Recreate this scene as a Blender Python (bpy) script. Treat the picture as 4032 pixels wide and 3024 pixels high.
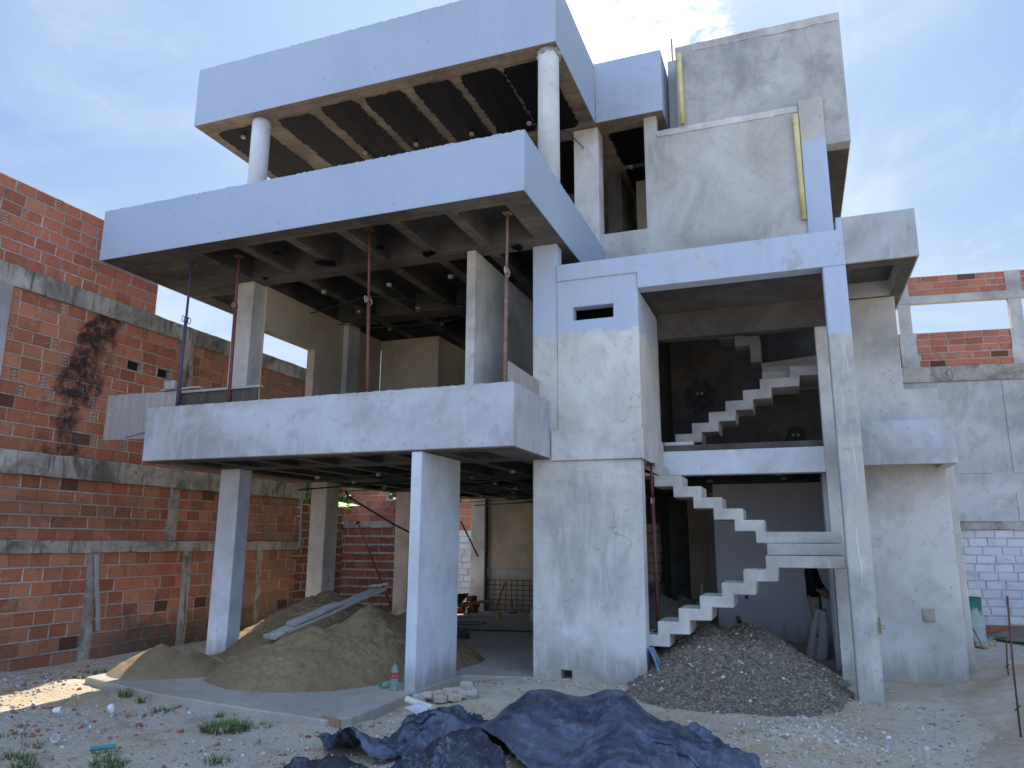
import bpy, math, random
import numpy as np
from mathutils import Vector, Matrix
R = math.radians
random.seed(7); RNG = np.random.default_rng(7)
for o in list(bpy.data.objects): bpy.data.objects.remove(o)
S = bpy.context.scene
COL = S.collection
# ------------------------------------------------------------ camera
YAW, PITCH, ROLL = R(20.652), R(11.901), R(0.337)
cy, sy = math.cos(YAW), math.sin(YAW)
fwd = Vector((-sy*math.cos(PITCH), cy*math.cos(PITCH), math.sin(PITCH)))
rgt = Vector((cy, sy, 0)); upv = rgt.cross(fwd)
r2 = rgt*math.cos(ROLL)+upv*math.sin(ROLL); u2 = -rgt*math.sin(ROLL)+upv*math.cos(ROLL)
cd = bpy.data.cameras.new('camera'); cam = bpy.data.objects.new('camera', cd); COL.objects.link(cam)
cd.sensor_width = 36; cd.lens = 36*2942.3/4032; cd.clip_end = 2000; cd.clip_start = .05
m = Matrix.Identity(4)
for i in range(3): m[i][0] = r2[i]; m[i][1] = u2[i]; m[i][2] = -fwd[i]; m[i][3] = (0, 0, 1.6)[i]
cam.matrix_world = m
S.camera = cam
# ------------------------------------------------------------ light
SUN_AZ, SUN_EL = R(-16), R(48)      # azimuth from +Y towards +X
sd = bpy.data.lights.new('sun', 'SUN'); sd.energy = 4.0; sd.angle = R(.53); sd.color = (1, .93, .82)
so = bpy.data.objects.new('sun', sd); COL.objects.link(so)
sdir = Vector((math.sin(SUN_AZ)*math.cos(SUN_EL), math.cos(SUN_AZ)*math.cos(SUN_EL), math.sin(SUN_EL)))
so.location = sdir*60
so.rotation_euler = sdir.to_track_quat('Z', 'Y').to_euler()
S.view_settings.view_transform = 'Standard'; S.view_settings.look = 'None'; S.view_settings.gamma = 1
S.view_settings.exposure = 1.2
W = bpy.data.worlds.new('World'); S.world = W; W.use_nodes = True
SKY_STRENGTH = .12
# ------------------------------------------------------------ node helpers
def lin(r, g, b):
    f = lambda c: (c/255/12.92) if c/255 <= .04045 else ((c/255+.055)/1.055)**2.4
    return (f(r), f(g), f(b))
class T:
    def __init__(s, tree): s.t = tree
    def n(s, typ, ins=None, **pr):
        nd = s.t.nodes.new(typ)
        for k, v in pr.items(): setattr(nd, k, v)
        for k, v in (ins or {}).items(): s.set(nd.inputs[k], v)
        return nd
    def set(s, sock, v):
        if isinstance(v, bpy.types.NodeSocket): s.t.links.new(v, sock)
        elif isinstance(v, (tuple, list)) and len(v) == 3 and sock.type == 'RGBA': sock.default_value = (*v, 1)
        else: sock.default_value = v
    def math(s, op, a, b=0., clamp=False):
        nd = s.n('ShaderNodeMath', {0: a, 1: b}, operation=op, use_clamp=clamp); return nd.outputs[0]
    def pos(s): return s.n('ShaderNodeNewGeometry').outputs['Position']
    def mapv(s, v, scale=(1, 1, 1), loc=(0, 0, 0), rot=(0, 0, 0)):
        return s.n('ShaderNodeMapping', {'Vector': v, 'Scale': scale, 'Location': loc, 'Rotation': rot}).outputs[0]
    def nz(s, v, scale, detail=5, rough=.6, dist=0.):
        return s.n('ShaderNodeTexNoise', {'Vector': v, 'Scale': scale, 'Detail': detail, 'Roughness': rough, 'Distortion': dist}).outputs[0]
    def vor(s, v, scale, out='Distance', feature='F1'):
        return s.n('ShaderNodeTexVoronoi', {'Vector': v, 'Scale': scale}, feature=feature).outputs[out]
    def ss(s, v, a, b):      # smooth step a..b -> 0..1
        nd = s.n('ShaderNodeMapRange', {0: v, 1: a, 2: b, 3: 0., 4: 1.}, interpolation_type='SMOOTHSTEP'); return nd.outputs[0]
    def ramp(s, f, *st):
        nd = s.n('ShaderNodeValToRGB', {0: f}); e = nd.color_ramp.elements
        while len(e) < len(st): e.new(.5)
        for i, (p, c) in enumerate(st): e[i].position = p; e[i].color = (*c, 1) if not isinstance(c, (int, float)) else (c, c, c, 1)
        return nd.outputs[0]
    def mix(s, f, a, b, mode='MIX'):
        nd = s.n('ShaderNodeMix', data_type='RGBA', blend_type=mode)
        s.set(nd.inputs[0], f); s.set(nd.inputs[6], a); s.set(nd.inputs[7], b); return nd.outputs[2]
    def sep(s, v):
        return s.n('ShaderNodeSeparateXYZ', {0: v}).outputs
def newmat(name):
    mt = bpy.data.materials.new(name); mt.use_nodes = True
    t = T(mt.node_tree); b = mt.node_tree.nodes['Principled BSDF']
    b.inputs['Specular IOR Level'].default_value = .25
    return mt, t, b
def fin(t, b, col, rough=.9, bumps=(), bdist=.01):
    t.set(b.inputs['Base Color'], col); t.set(b.inputs['Roughness'], rough)
    h = None
    for f, k in bumps:
        x = t.math('MULTIPLY', f, k); h = x if h is None else t.math('ADD', h, x)
    if h is not None:
        nd = t.n('ShaderNodeBump', {'Height': h, 'Distance': bdist, 'Strength': 1.}); t.set(b.inputs['Normal'], nd.outputs[0])
# sky
t = T(W.node_tree); bg = W.node_tree.nodes['Background']
sky = t.n('ShaderNodeTexSky', sky_type='NISHITA', sun_disc=False, sun_elevation=SUN_EL, sun_rotation=SUN_AZ, air_density=1.0, dust_density=1.6, ozone_density=1.2)
dirv = t.n('ShaderNodeTexCoord').outputs['Generated']
dx, dy, dz = t.sep(dirv)
zc = t.math('ADD', t.math('MAXIMUM', dz, 0.), .12)
cv = t.n('ShaderNodeCombineXYZ', {0: t.math('DIVIDE', dx, zc), 1: t.math('DIVIDE', dy, zc), 2: 0.}).outputs[0]
soft = t.math('ADD', t.math('MULTIPLY', t.ss(t.nz(t.mapv(cv, (1, 1.5, 1), (3.1, .4, 0)), 1.1, 7, .6, .5), .42, .70), .65), t.math('MULTIPLY', t.ss(t.nz(t.mapv(cv, (1.4, .6, 1), (1.1, 2.4, 0), (0, 0, .6)), 2.6, 9, .66, .7), .48, .72), .5), True)      # thin veil
# a broken bright cloud beside the sun
cdir = Vector((math.sin(R(-10.6))*math.cos(R(37.5)), math.cos(R(-10.6))*math.cos(R(37.5)), math.sin(R(37.5))))
dot = t.n('ShaderNodeVectorMath', {0: dirv, 1: tuple(cdir)}, operation='DOT_PRODUCT').outputs['Value']
near = t.ss(dot, math.cos(R(9)), math.cos(R(2.5)))
puff = t.nz(t.mapv(cv, (1, 1, 1), (1.7, 2.2, 0)), 9., 8, .62, .6)
cl = t.math('MULTIPLY', t.ss(t.math('ADD', puff, t.math('MULTIPLY', near, .28)), .60, .80), near)
hor = t.ss(dz, .62, .05)
# bright humid air: the radiance towards the sun rolls off instead of growing without bound
lim = t.n('ShaderNodeVectorMath', {0: t.n('ShaderNodeVectorMath', {0: sky.outputs[0], 1: (2.5, 3.35, 4.6)}, operation='MULTIPLY').outputs[0],
          1: t.n('ShaderNodeVectorMath', {0: sky.outputs[0], 1: (2.5, 3.35, 4.6)}, operation='ADD').outputs[0]}, operation='DIVIDE').outputs[0]
lim = t.n('ShaderNodeVectorMath', {0: lim, 1: (.64, .85, 1.15)}, operation='MULTIPLY').outputs[0]
glow = t.ss(t.n('ShaderNodeVectorMath', {0: dirv, 1: tuple(sdir)}, operation='DOT_PRODUCT').outputs['Value'], math.cos(R(42)), math.cos(R(4)))
veil = t.math('ADD', t.math('ADD', t.math('MULTIPLY', soft, .48), t.math('MULTIPLY', hor, .78)), t.math('MULTIPLY', glow, .5), True)
c1 = t.mix(veil, lim, (2.75, 3.25, 3.75))
c2 = t.mix(cl, c1, (6., 5.9, 5.7))
# made-up unseen cloud glow opposite the sun, added to brighten the shaded facade
bank = t.math('MULTIPLY', t.ss(dy, -.05, -.45), t.math('ADD', .55, t.math('MULTIPLY', t.ss(t.nz(t.mapv(cv, (.6, .6, 1)), .8, 5, .6), .35, .65), .45)))
c3 = t.mix(bank, c2, (3.3, 4.6, 7.2))
t.set(bg.inputs['Color'], c3); bg.inputs['Strength'].default_value = SKY_STRENGTH
# ------------------------------------------------------------ object helpers
def tag(o, label=None, cat=None, group=None, kind=None):
    if label: o['label'] = label
    if cat: o['category'] = cat
    if group: o['group'] = group
    if kind: o['kind'] = kind
    return o
def thing(name, loc, label, cat, group=None, kind=None, rz=0.):
    o = bpy.data.objects.new(name, None); COL.objects.link(o); o.location = loc; o.rotation_euler = (0, 0, rz)
    o.empty_display_size = .2
    return tag(o, label, cat, group, kind)
def link(name, me, mat, parent=None, world=True, smooth=False):
    """link a mesh; its coordinates are world ones (world=True) or the parent's own"""
    o = bpy.data.objects.new(name, me); COL.objects.link(o)
    for mt in (mat if isinstance(mat, (list, tuple)) else [mat]): me.materials.append(mt)
    if smooth: me.polygons.foreach_set('use_smooth', np.ones(len(me.polygons), bool))
    if parent:
        o.parent = parent
        if world:
            root = parent
            L = Matrix.Identity(4)
            chain = []
            while root: chain.append(root); root = root.parent
            mw = Matrix.Identity(4)
            for q in reversed(chain): mw = mw @ q.matrix_parent_inverse @ q.matrix_basis
            o.matrix_parent_inverse = mw.inverted()
    return o
def mesh(name, V, F):
    me = bpy.data.meshes.new(name); me.from_pydata([tuple(map(float, v)) for v in V], [], [tuple(map(int, f)) for f in F]); me.update(); return me
def fastmesh(name, V, F):
    """V (n,3), F (m,k) arrays of one face size"""
    me = bpy.data.meshes.new(name); V = np.asarray(V, np.float32); F = np.asarray(F, np.int32)
    me.vertices.add(len(V)); me.vertices.foreach_set('co', V.ravel())
    me.loops.add(F.size); me.loops.foreach_set('vertex_index', F.ravel())
    me.polygons.add(len(F)); me.polygons.foreach_set('loop_start', np.arange(len(F), dtype=np.int32)*F.shape[1])
    me.update(calc_edges=True); me.validate(); return me
class MB:
    def __init__(s): s.V = []; s.F = []
    def add(s, V, F):
        n = len(s.V); s.V += [tuple(v) for v in V]; s.F += [tuple(i+n for i in f) for f in F]; return s
    def box(s, x0, x1, y0, y1, z0, z1, M=None):
        V = [(x, y, z) for x in (x0, x1) for y in (y0, y1) for z in (z0, z1)]
        if M is not None: V = [tuple(M @ Vector(v)) for v in V]
        return s.add(V, [(0, 1, 3, 2), (4, 6, 7, 5), (0, 4, 5, 1), (2, 3, 7, 6), (0, 2, 6, 4), (1, 5, 7, 3)])
    def tube(s, pts, r, seg=10, caps=True):
        pts = [Vector(p) for p in pts]; rs = r if isinstance(r, (list, tuple)) else [r]*len(pts)
        V = []; F = []; ref = None
        for i, p in enumerate(pts):
            d = (pts[min(i+1, len(pts)-1)]-pts[max(i-1, 0)]).normalized()
            if ref is None: ref = d.orthogonal().normalized()
            a = (ref-d*ref.dot(d)).normalized(); b = d.cross(a); ref = a
            for k in range(seg):
                q = 2*math.pi*k/seg; V.append(p+(a*math.cos(q)+b*math.sin(q))*rs[i])
        for i in range(len(pts)-1):
            for k in range(seg):
                F.append((i*seg+k, i*seg+(k+1) % seg, (i+1)*seg+(k+1) % seg, (i+1)*seg+k))
        if caps: F += [tuple(range(seg))[::-1], tuple((len(pts)-1)*seg+k for k in range(seg))]
        return s.add(V, F)
    def prism(s, poly, a, b, axis='y'):
        """poly: 2-D outline; extruded along axis from a to b ('y': poly is x,z; 'z': poly is x,y)"""
        n = len(poly); f = (lambda p, q: (p[0], q, p[1])) if axis == 'y' else (lambda p, q: (p[0], p[1], q)) if axis == 'z' else (lambda p, q: (q, p[0], p[1]))
        V = [f(p, a) for p in poly]+[f(p, b) for p in poly]
        F = [tuple(range(n)), tuple(range(2*n-1, n-1, -1))]+[(i, i+n, (i+1) % n+n, (i+1) % n) for i in range(n)]
        return s.add(V, F)
    def build(s, name, mat, parent=None, world=True, smooth=False, recalc=True, bevel=0):
        me = mesh(name, s.V, s.F)
        if recalc: fixn(me)
        o = link(name, me, mat, parent, world, smooth)
        if bevel: bev(o, bevel)
        return o
def fixn(me):
    import bmesh
    bm = bmesh.new(); bm.from_mesh(me); bmesh.ops.recalc_face_normals(bm, faces=bm.faces); bm.to_mesh(me); bm.free()
def bev(o, w, seg=1):
    md = o.modifiers.new('bevel', 'BEVEL'); md.width = w; md.segments = seg; md.limit_method = 'ANGLE'; md.angle_limit = R(40)
    return o
def solid(adds, subs=()):
    """union of boxes minus boxes as one closed mesh without coplanar overlaps; box = (x0,x1,y0,y1,z0,z1)"""
    ax = [sorted({round(b[i], 5) for b in list(adds)+list(subs) for i in (2*a, 2*a+1)}) for a in range(3)]
    n = [len(a)-1 for a in ax]; occ = np.zeros([k+2 for k in n], bool)
    def rng(b, a): return ax[a].index(round(b[2*a], 5))+1, ax[a].index(round(b[2*a+1], 5))+1
    for bs, val in ((adds, True), (subs, False)):
        for b in bs:
            (i0, i1), (j0, j1), (k0, k1) = (rng(b, a) for a in range(3)); occ[i0:i1, j0:j1, k0:k1] = val
    mb = MB(); idx = {}
    def vid(i, j, k):
        if (i, j, k) not in idx: idx[(i, j, k)] = len(mb.V); mb.V.append((ax[0][i], ax[1][j], ax[2][k]))
        return idx[(i, j, k)]
    for i, j, k in np.argwhere(occ):
        a, b, c = i-1, j-1, k-1
        if not occ[i-1, j, k]: mb.F.append((vid(a, b, c), vid(a, b, c+1), vid(a, b+1, c+1), vid(a, b+1, c)))
        if not occ[i+1, j, k]: mb.F.append((vid(a+1, b, c), vid(a+1, b+1, c), vid(a+1, b+1, c+1), vid(a+1, b, c+1)))
        if not occ[i, j-1, k]: mb.F.append((vid(a, b, c), vid(a+1, b, c), vid(a+1, b, c+1), vid(a, b, c+1)))
        if not occ[i, j+1, k]: mb.F.append((vid(a, b+1, c), vid(a, b+1, c+1), vid(a+1, b+1, c+1), vid(a+1, b+1, c)))
        if not occ[i, j, k-1]: mb.F.append((vid(a, b, c), vid(a, b+1, c), vid(a+1, b+1, c), vid(a+1, b, c)))
        if not occ[i, j, k+1]: mb.F.append((vid(a, b, c+1), vid(a+1, b, c+1), vid(a+1, b+1, c+1), vid(a, b+1, c+1)))
    return mb
def sol(name, mat, parent, adds, subs=(), bevel=.006):
    return solid(adds, subs).build(name, mat, parent, recalc=False, bevel=bevel)
# numpy value noise
_perm = RNG.random((256, 256))
def vnoise(x, y):
    xi = np.floor(x).astype(int); yi = np.floor(y).astype(int); fx = x-xi; fy = y-yi
    fx = fx*fx*(3-2*fx); fy = fy*fy*(3-2*fy); g = lambda a, b: _perm[a % 256, b % 256]
    return (g(xi, yi)*(1-fx)+g(xi+1, yi)*fx)*(1-fy)+(g(xi, yi+1)*(1-fx)+g(xi+1, yi+1)*fx)*fy
def fbm(x, y, sc, oct=4, gain=.5):
    v = 0.; a = 1.; tot = 0.
    for i in range(oct):
        v = v+a*vnoise(x*sc+17.3*i+100, y*sc+5.1*i+100); tot += a; a *= gain; sc *= 2.03
    return v/tot
def sst(v, a, b):
    q = np.clip((v-a)/(b-a), 0, 1); return q*q*(3-2*q)
def pebbles(name, P, size, cols, mat, parent=None, squash=.7):
    """one mesh of many irregular stones; P (n,3) centres, size (n,), cols (n,3)"""
    ph = (1+5**.5)/2
    B = np.array([(-1, ph, 0), (1, ph, 0), (-1, -ph, 0), (1, -ph, 0), (0, -1, ph), (0, 1, ph), (0, -1, -ph), (0, 1, -ph), (ph, 0, -1), (ph, 0, 1), (-ph, 0, -1), (-ph, 0, 1)])/1.9
    Fb = np.array([(0, 11, 5), (0, 5, 1), (0, 1, 7), (0, 7, 10), (0, 10, 11), (1, 5, 9), (5, 11, 4), (11, 10, 2), (10, 7, 6), (7, 1, 8), (3, 9, 4), (3, 4, 2), (3, 2, 6), (3, 6, 8), (3, 8, 9), (4, 9, 5), (2, 4, 11), (6, 2, 10), (8, 6, 7), (9, 8, 1)])
    n = len(P)
    D = B[None]*(1+RNG.uniform(-.28, .28, (n, 12, 1)))
    D = D*np.stack([RNG.uniform(.7, 1.25, n), RNG.uniform(.6, 1., n), RNG.uniform(.45, .85, n)*squash/.7], 1)[:, None]
    a = RNG.uniform(0, 2*math.pi, n); c, s = np.cos(a), np.sin(a)
    tl = RNG.uniform(-.5, .5, n)
    X = D[..., 0]*c[:, None]-D[..., 1]*s[:, None]; Y = D[..., 0]*s[:, None]+D[..., 1]*c[:, None]; Z = D[..., 2]+X*tl[:, None]
    V = np.stack([X, Y, Z], -1)*np.asarray(size)[:, None, None]+np.asarray(P)[:, None]
    F = (Fb[None]+np.arange(n)[:, None, None]*12).reshape(-1, 3)
    me = fastmesh(name, V.reshape(-1, 3), F)
    at = me.color_attributes.new('tint', 'FLOAT_COLOR', 'POINT')
    cc = np.ones((n, 12, 4), np.float32); cc[..., :3] = np.asarray(cols)[:, None]; at.data.foreach_set('color', cc.ravel())
    return link(name, me, mat, parent)
def settint(me, cols):
    at = me.color_attributes.new('tint', 'FLOAT_COLOR', 'POINT')
    cc = np.ones((len(cols), 4), np.float32); cc[:, :3] = cols; at.data.foreach_set('color', cc.ravel())
# ------------------------------------------------------------ materials
def concrete(name, base, dark, light, paint=None, paintcol=(.41, .495, .615), smudge=.5, damp=.5, board=False, sc=1., bump=1.):
    mt, t, b = newmat(name); p = t.pos()
    a = t.nz(p, .8*sc, 7, .62, .6); bb = t.nz(t.mapv(p, (1, 1, .8), (4, 1, 9)), 3.1*sc, 9, .66, .5)
    c = t.nz(t.mapv(p, (1.6, 1.6, .28), (11, 3, 2)), 5*sc, 8, .68, .25); d = t.nz(p, 90, 3, .6)
    col = t.ramp(a, (.37, dark), (.5, base), (.63, light))
    col = t.mix(t.math('MULTIPLY', t.ss(bb, .48, .68), damp), col, dark)
    col = t.mix(t.math('MULTIPLY', t.ss(c, .50, .70), smudge), col, light)
    e = t.nz(t.mapv(p, (1, 1, 1), (7, 7, 7)), 13, 5, .7)
    col = t.mix(t.math('MULTIPLY', t.ss(e, .60, .70), .5), col, tuple(x*.55 for x in dark))
    g = t.nz(t.mapv(p, (1, 1, .6), (2, 5, 1)), 30, 6, .75); col = t.mix(t.math('MULTIPLY', t.ss(g, .60, .72), .35*bump), col, tuple(x*.6 for x in dark))
    # fine cracks, and dirt splashed up from the ground
    wv = t.n('ShaderNodeVectorMath', {0: p, 1: t.n('ShaderNodeVectorMath', {0: t.n('ShaderNodeTexNoise', {'Vector': p, 'Scale': 2.5, 'Detail': 5.}).outputs[1], 1: (.5, .5, .5)}, operation='MULTIPLY').outputs[0]}, operation='ADD').outputs[0]
    ck = t.math('MULTIPLY', t.ss(t.vor(wv, .75, 'Distance', 'DISTANCE_TO_EDGE'), .006, .001), t.ss(t.nz(t.mapv(p, (1, 1, 1), (6, 6, 1)), 1.1, 3), .60, .66))
    col = t.mix(t.math('MULTIPLY', ck, .4*min(1., bump*1.5) if bump > .3 else 0.), col, tuple(x*.4 for x in dark))
    dz_ = t.math('ADD', t.sep(p)[2], t.math('MULTIPLY', t.math('SUBTRACT', c, .5), .9))
    col = t.mix(t.math('MULTIPLY', t.ss(dz_, .36, .0), .55), col, (.24, .21, .165))
    if paint:
        mk = paint(t, p, bb, c)
        pc = t.mix(t.math('MULTIPLY', t.ss(c, .45, .65), .35), paintcol, tuple(x*.86 for x in paintcol))
        col = t.mix(mk, col, pc)
    bl = [(bb, .35*bump), (d, .12*bump), (c, .25*bump)]
    if board:
        br = t.n('ShaderNodeTexBrick', {'Vector': t.mapv(p, (1, 1, 1), (0, .03, 0)), 'Color1': (1., 1., 1.), 'Color2': (.55, .55, .55), 'Mortar': (.25, .25, .25), 'Scale': 1., 'Mortar Size': .006, 'Brick Width': 1.7, 'Row Height': .17})
        col = t.mix(.6, col, t.mix(1., col, br.outputs[0], 'MULTIPLY')); bl.append((br.outputs[0], .4))
    fin(t, b, col, .92, bl, .012)
    return mt
def white_above(z0, amp, x0=None, x1=None):
    def f(t, p, bb, c):
        x, y, z = t.sep(p)
        h = t.math('ADD', z, t.math('MULTIPLY', t.math('SUBTRACT', t.nz(p, 2.2, 6, .65, 1.5), .5), amp))
        mk = t.ss(h, z0-.02, z0+.03)
        worn = t.ss(t.nz(t.mapv(p, (1, 1, 1), (5, 2, 8)), 4, 7, .7, 1.), .34, .42)
        return t.math('MULTIPLY', mk, t.math('ADD', t.math('MULTIPLY', worn, .5), .45))
    return f
M = {}
M['plaster'] = concrete('plaster', (.55, .545, .505), (.385, .385, .37), (.645, .65, .635), damp=.55, smudge=.55)
M['plaster_stair'] = concrete('plaster_part_primed', (.535, .53, .485), (.38, .38, .36), (.625, .625, .60), paint=white_above(4.25, .5), damp=.5)
M['plaster_tan'] = concrete('plaster_tan', (.50, .43, .32), (.38, .33, .25), (.56, .50, .39), damp=.3, smudge=.3)
M['plaster_dark'] = concrete('plaster_dark', (.105, .098, .09), (.06, .058, .058), (.14, .13, .12), damp=.6, smudge=.2)  # plaster with the shade of ill-lit parts put into its colour
M['plaster_violet'] = concrete('plaster_smooth', (.74, .74, .78), (.69, .69, .73), (.77, .77, .81), damp=.2, smudge=.15, bump=.2)
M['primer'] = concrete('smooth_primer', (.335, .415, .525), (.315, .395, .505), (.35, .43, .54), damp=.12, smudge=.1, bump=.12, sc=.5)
M['primer_side'] = concrete('primer_side', (.35, .425, .525), (.29, .345, .42), (.39, .465, .565), damp=.4, smudge=.4, bump=.4)
M['balcony'] = concrete('balcony_plaster', (.40, .42, .44), (.30, .31, .32), (.46, .50, .56), damp=.65, smudge=.6, bump=.7)
M['column'] = concrete('column_plaster', (.56, .61, .66), (.45, .48, .50), (.63, .69, .755), damp=.4, smudge=.35, bump=.6)
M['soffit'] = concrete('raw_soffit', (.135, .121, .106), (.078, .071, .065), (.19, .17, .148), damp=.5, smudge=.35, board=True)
M['recess'] = concrete('dark_recess', (.062, .06, .06), (.035, .034, .036), (.095, .09, .085), damp=.5, smudge=.3)  # recess faces toned darker than the ribs between them
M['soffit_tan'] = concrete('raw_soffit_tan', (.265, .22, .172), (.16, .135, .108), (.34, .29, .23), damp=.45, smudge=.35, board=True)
M['raw'] = concrete('raw_concrete', (.33, .31, .27), (.12, .115, .105), (.46, .44, .40), damp=.75, smudge=.5)
M['column_yard_lit'] = concrete('column_yard_lit_plaster', (.70, .65, .56), (.52, .485, .43), (.78, .73, .64), damp=.4, smudge=.4, bump=.5)  # column plaster with warm light bounced off the yard put into its colour
M['raw_light'] = concrete('raw_concrete_light', (.46, .45, .43), (.30, .29, .28), (.56, .55, .53), damp=.4, smudge=.4)
M['stair'] = concrete('stair_concrete', (.50, .49, .45), (.36, .35, .32), (.60, .59, .55), damp=.45, smudge=.45, board=False)
def sandy(t, p, bb, c):
    return t.math('MULTIPLY', t.ss(t.nz(t.mapv(p, (1, 1, 1), (2, 6, 1)), 1.3, 8, .68, .8), .48, .62), .5)
M['slab'] = concrete('floor_concrete', (.55, .55, .54), (.42, .40, .36), (.64, .655, .67), paint=sandy, paintcol=(.40, .32, .21), damp=.45, smudge=.5)
M['wall_right'] = concrete('right_plaster', (.44, .44, .41), (.315, .32, .31), (.53, .535, .52), damp=.4, smudge=.4)
M['neighbour'] = concrete('neighbour_plaster', (.41, .412, .41), (.30, .302, .302), (.52, .525, .53), damp=.6, smudge=.6)
def simple(name, col, rough=.6, metal=0., var=.25, scale=8, bump=.0, spec=None):
    mt, t, b = newmat(name); p = t.pos()
    f = t.nz(p, scale, 6, .65, .5)
    c = t.ramp(f, (.3, tuple(x*(1-var) for x in col)), (.7, tuple(min(1, x*(1+var)) for x in col)))
    fin(t, b, c, rough, [(f, bump)] if bump else ()); b.inputs['Metallic'].default_value = metal
    if spec is not None: b.inputs['Specular IOR Level'].default_value = spec
    return mt
M['wood'] = None
def woodmat(name, c1, c2, axis):
    mt, t, b = newmat(name); p = t.pos()
    sc = {'x': (1.2, 22, 22), 'y': (22, 1.2, 22), 'z': (22, 22, 1.2)}[axis]
    f = t.nz(t.mapv(p, sc), 1., 7, .65, .4); g = t.nz(p, 3, 5, .6)
    col = t.mix(t.ss(g, .35, .7), t.ramp(f, (.3, c1), (.7, c2)), tuple(x*.75 for x in c2))
    fin(t, b, col, .85, [(f, .4)], .008); return mt
M['plank_grey'] = woodmat('weathered_planks', (.27, .255, .235), (.42, .40, .375), 'z')
M['plank_dark'] = woodmat('stained_planks', (.035, .03, .027), (.12, .10, .085), 'z')
M['plank_long'] = woodmat('grey_scaffold_board', (.28, .265, .245), (.42, .405, .38), 'y')
M['wood_block'] = woodmat('pale_wood', (.42, .35, .27), (.58, .51, .42), 'x')
M['wood_brown'] = woodmat('brown_wood', (.20, .13, .075), (.33, .23, .14), 'z')
def steelpaint(name, col, rust):
    mt, t, b = newmat(name); p = t.pos()
    f = t.nz(p, 14, 8, .7, .6)
    fin(t, b, t.ramp(f, (.42, col), (.60, rust), (.7, tuple(x*.6 for x in rust))), .6, [(f, .3)], .004); return mt
M['prop_blue'] = steelpaint('blue_prop_paint', (.04, .075, .17), (.10, .06, .045))
M['prop_red'] = steelpaint('red_prop_paint', (.17, .05, .045), (.11, .05, .035))
M['prop_rust'] = steelpaint('rusty_prop', (.26, .15, .12), (.16, .085, .06))
M['prop_bright'] = steelpaint('bright_red_prop', (.30, .04, .03), (.15, .05, .04))
M['galv'] = simple('galvanised', (.42, .42, .42), .45, .6)
M['rebar'] = simple('rusty_rebar', (.10, .055, .035), .8)
M['pvc_yellow'] = simple('yellow_pvc', (.58, .53, .24), .45, var=.15, scale=4)
M['pvc_green'] = simple('green_conduit', (.018, .065, .052), .5)
M['conduit_dark'] = simple('dark_conduit', (.02, .035, .035), .5)
M['box_white'] = simple('junction_box_plastic', (.33, .32, .29), .6)
M['rope_pale'] = simple('pale_rope', (.5, .45, .3), .8)
mt, t, b = newmat('black_film'); p = t.pos()
f = t.nz(t.mapv(p, (6, 1.2, 1)), 4, 7, .65, 1.2); g = t.nz(p, 5, 6, .65)
fin(t, b, t.mix(t.ss(g, .64, .80), (.0045, .0045, .009), (.10, .085, .065)), .6, [(f, .45)], .02); M['film'] = mt
b.inputs['Specular IOR Level'].default_value = .12
# brick: tint attribute r = which clay, g = darkness
def brickmat(name, cA, cB, cC, soot=False, white=False, groove=True):
    mt, t, b = newmat(name); p = t.pos()
    at = t.n('ShaderNodeAttribute', attribute_name='tint').outputs['Color']
    r_, g_, b_ = t.n('ShaderNodeSeparateColor', {0: at}).outputs
    col = t.ramp(r_, (0., cA), (.5, cB), (1., cC))
    n1 = t.nz(p, 9, 7, .68, .6); n2 = t.nz(p, 2.2, 6, .65, .8); x, y, z = t.sep(p)
    col = t.mix(t.math('MULTIPLY', t.ss(n1, .5, .72), .45), col, tuple(q*.5 for q in cA))
    col = t.mix(t.math('MULTIPLY', t.ss(n1, .28, .40), -.35), col, cC)
    dust = t.ss(t.nz(p, 5, 8, .7, 1.2), .54, .68)
    col = t.mix(t.math('MULTIPLY', dust, .5), col, (.40, .34, .29))
    wv = t.n('ShaderNodeTexWave', {'Vector': p, 'Scale': 9.2, 'Distortion': .6, 'Detail': 2.}, wave_type='BANDS', bands_direction='Z').outputs[1]
    col = t.mix(t.math('MULTIPLY', t.ss(wv, .5, .9), .42), col, t.mix(.5, col, (.5, .27, .18)))
    if white: col = t.mix(t.math('MULTIPLY', t.ss(n1, .70, .62), .93), col, t.mix(t.ss(n2, .4, .7), (.66, .675, .70), (.50, .515, .54)))
    if soot: col = sootmix(t, col, p)
    col = t.mix(t.math('MULTIPLY', g_, .75), col, (.028, .024, .022))
    fin(t, b, col, .88, [(n1, .35), (wv, .22 if groove else 0.)], .009); return mt
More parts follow.
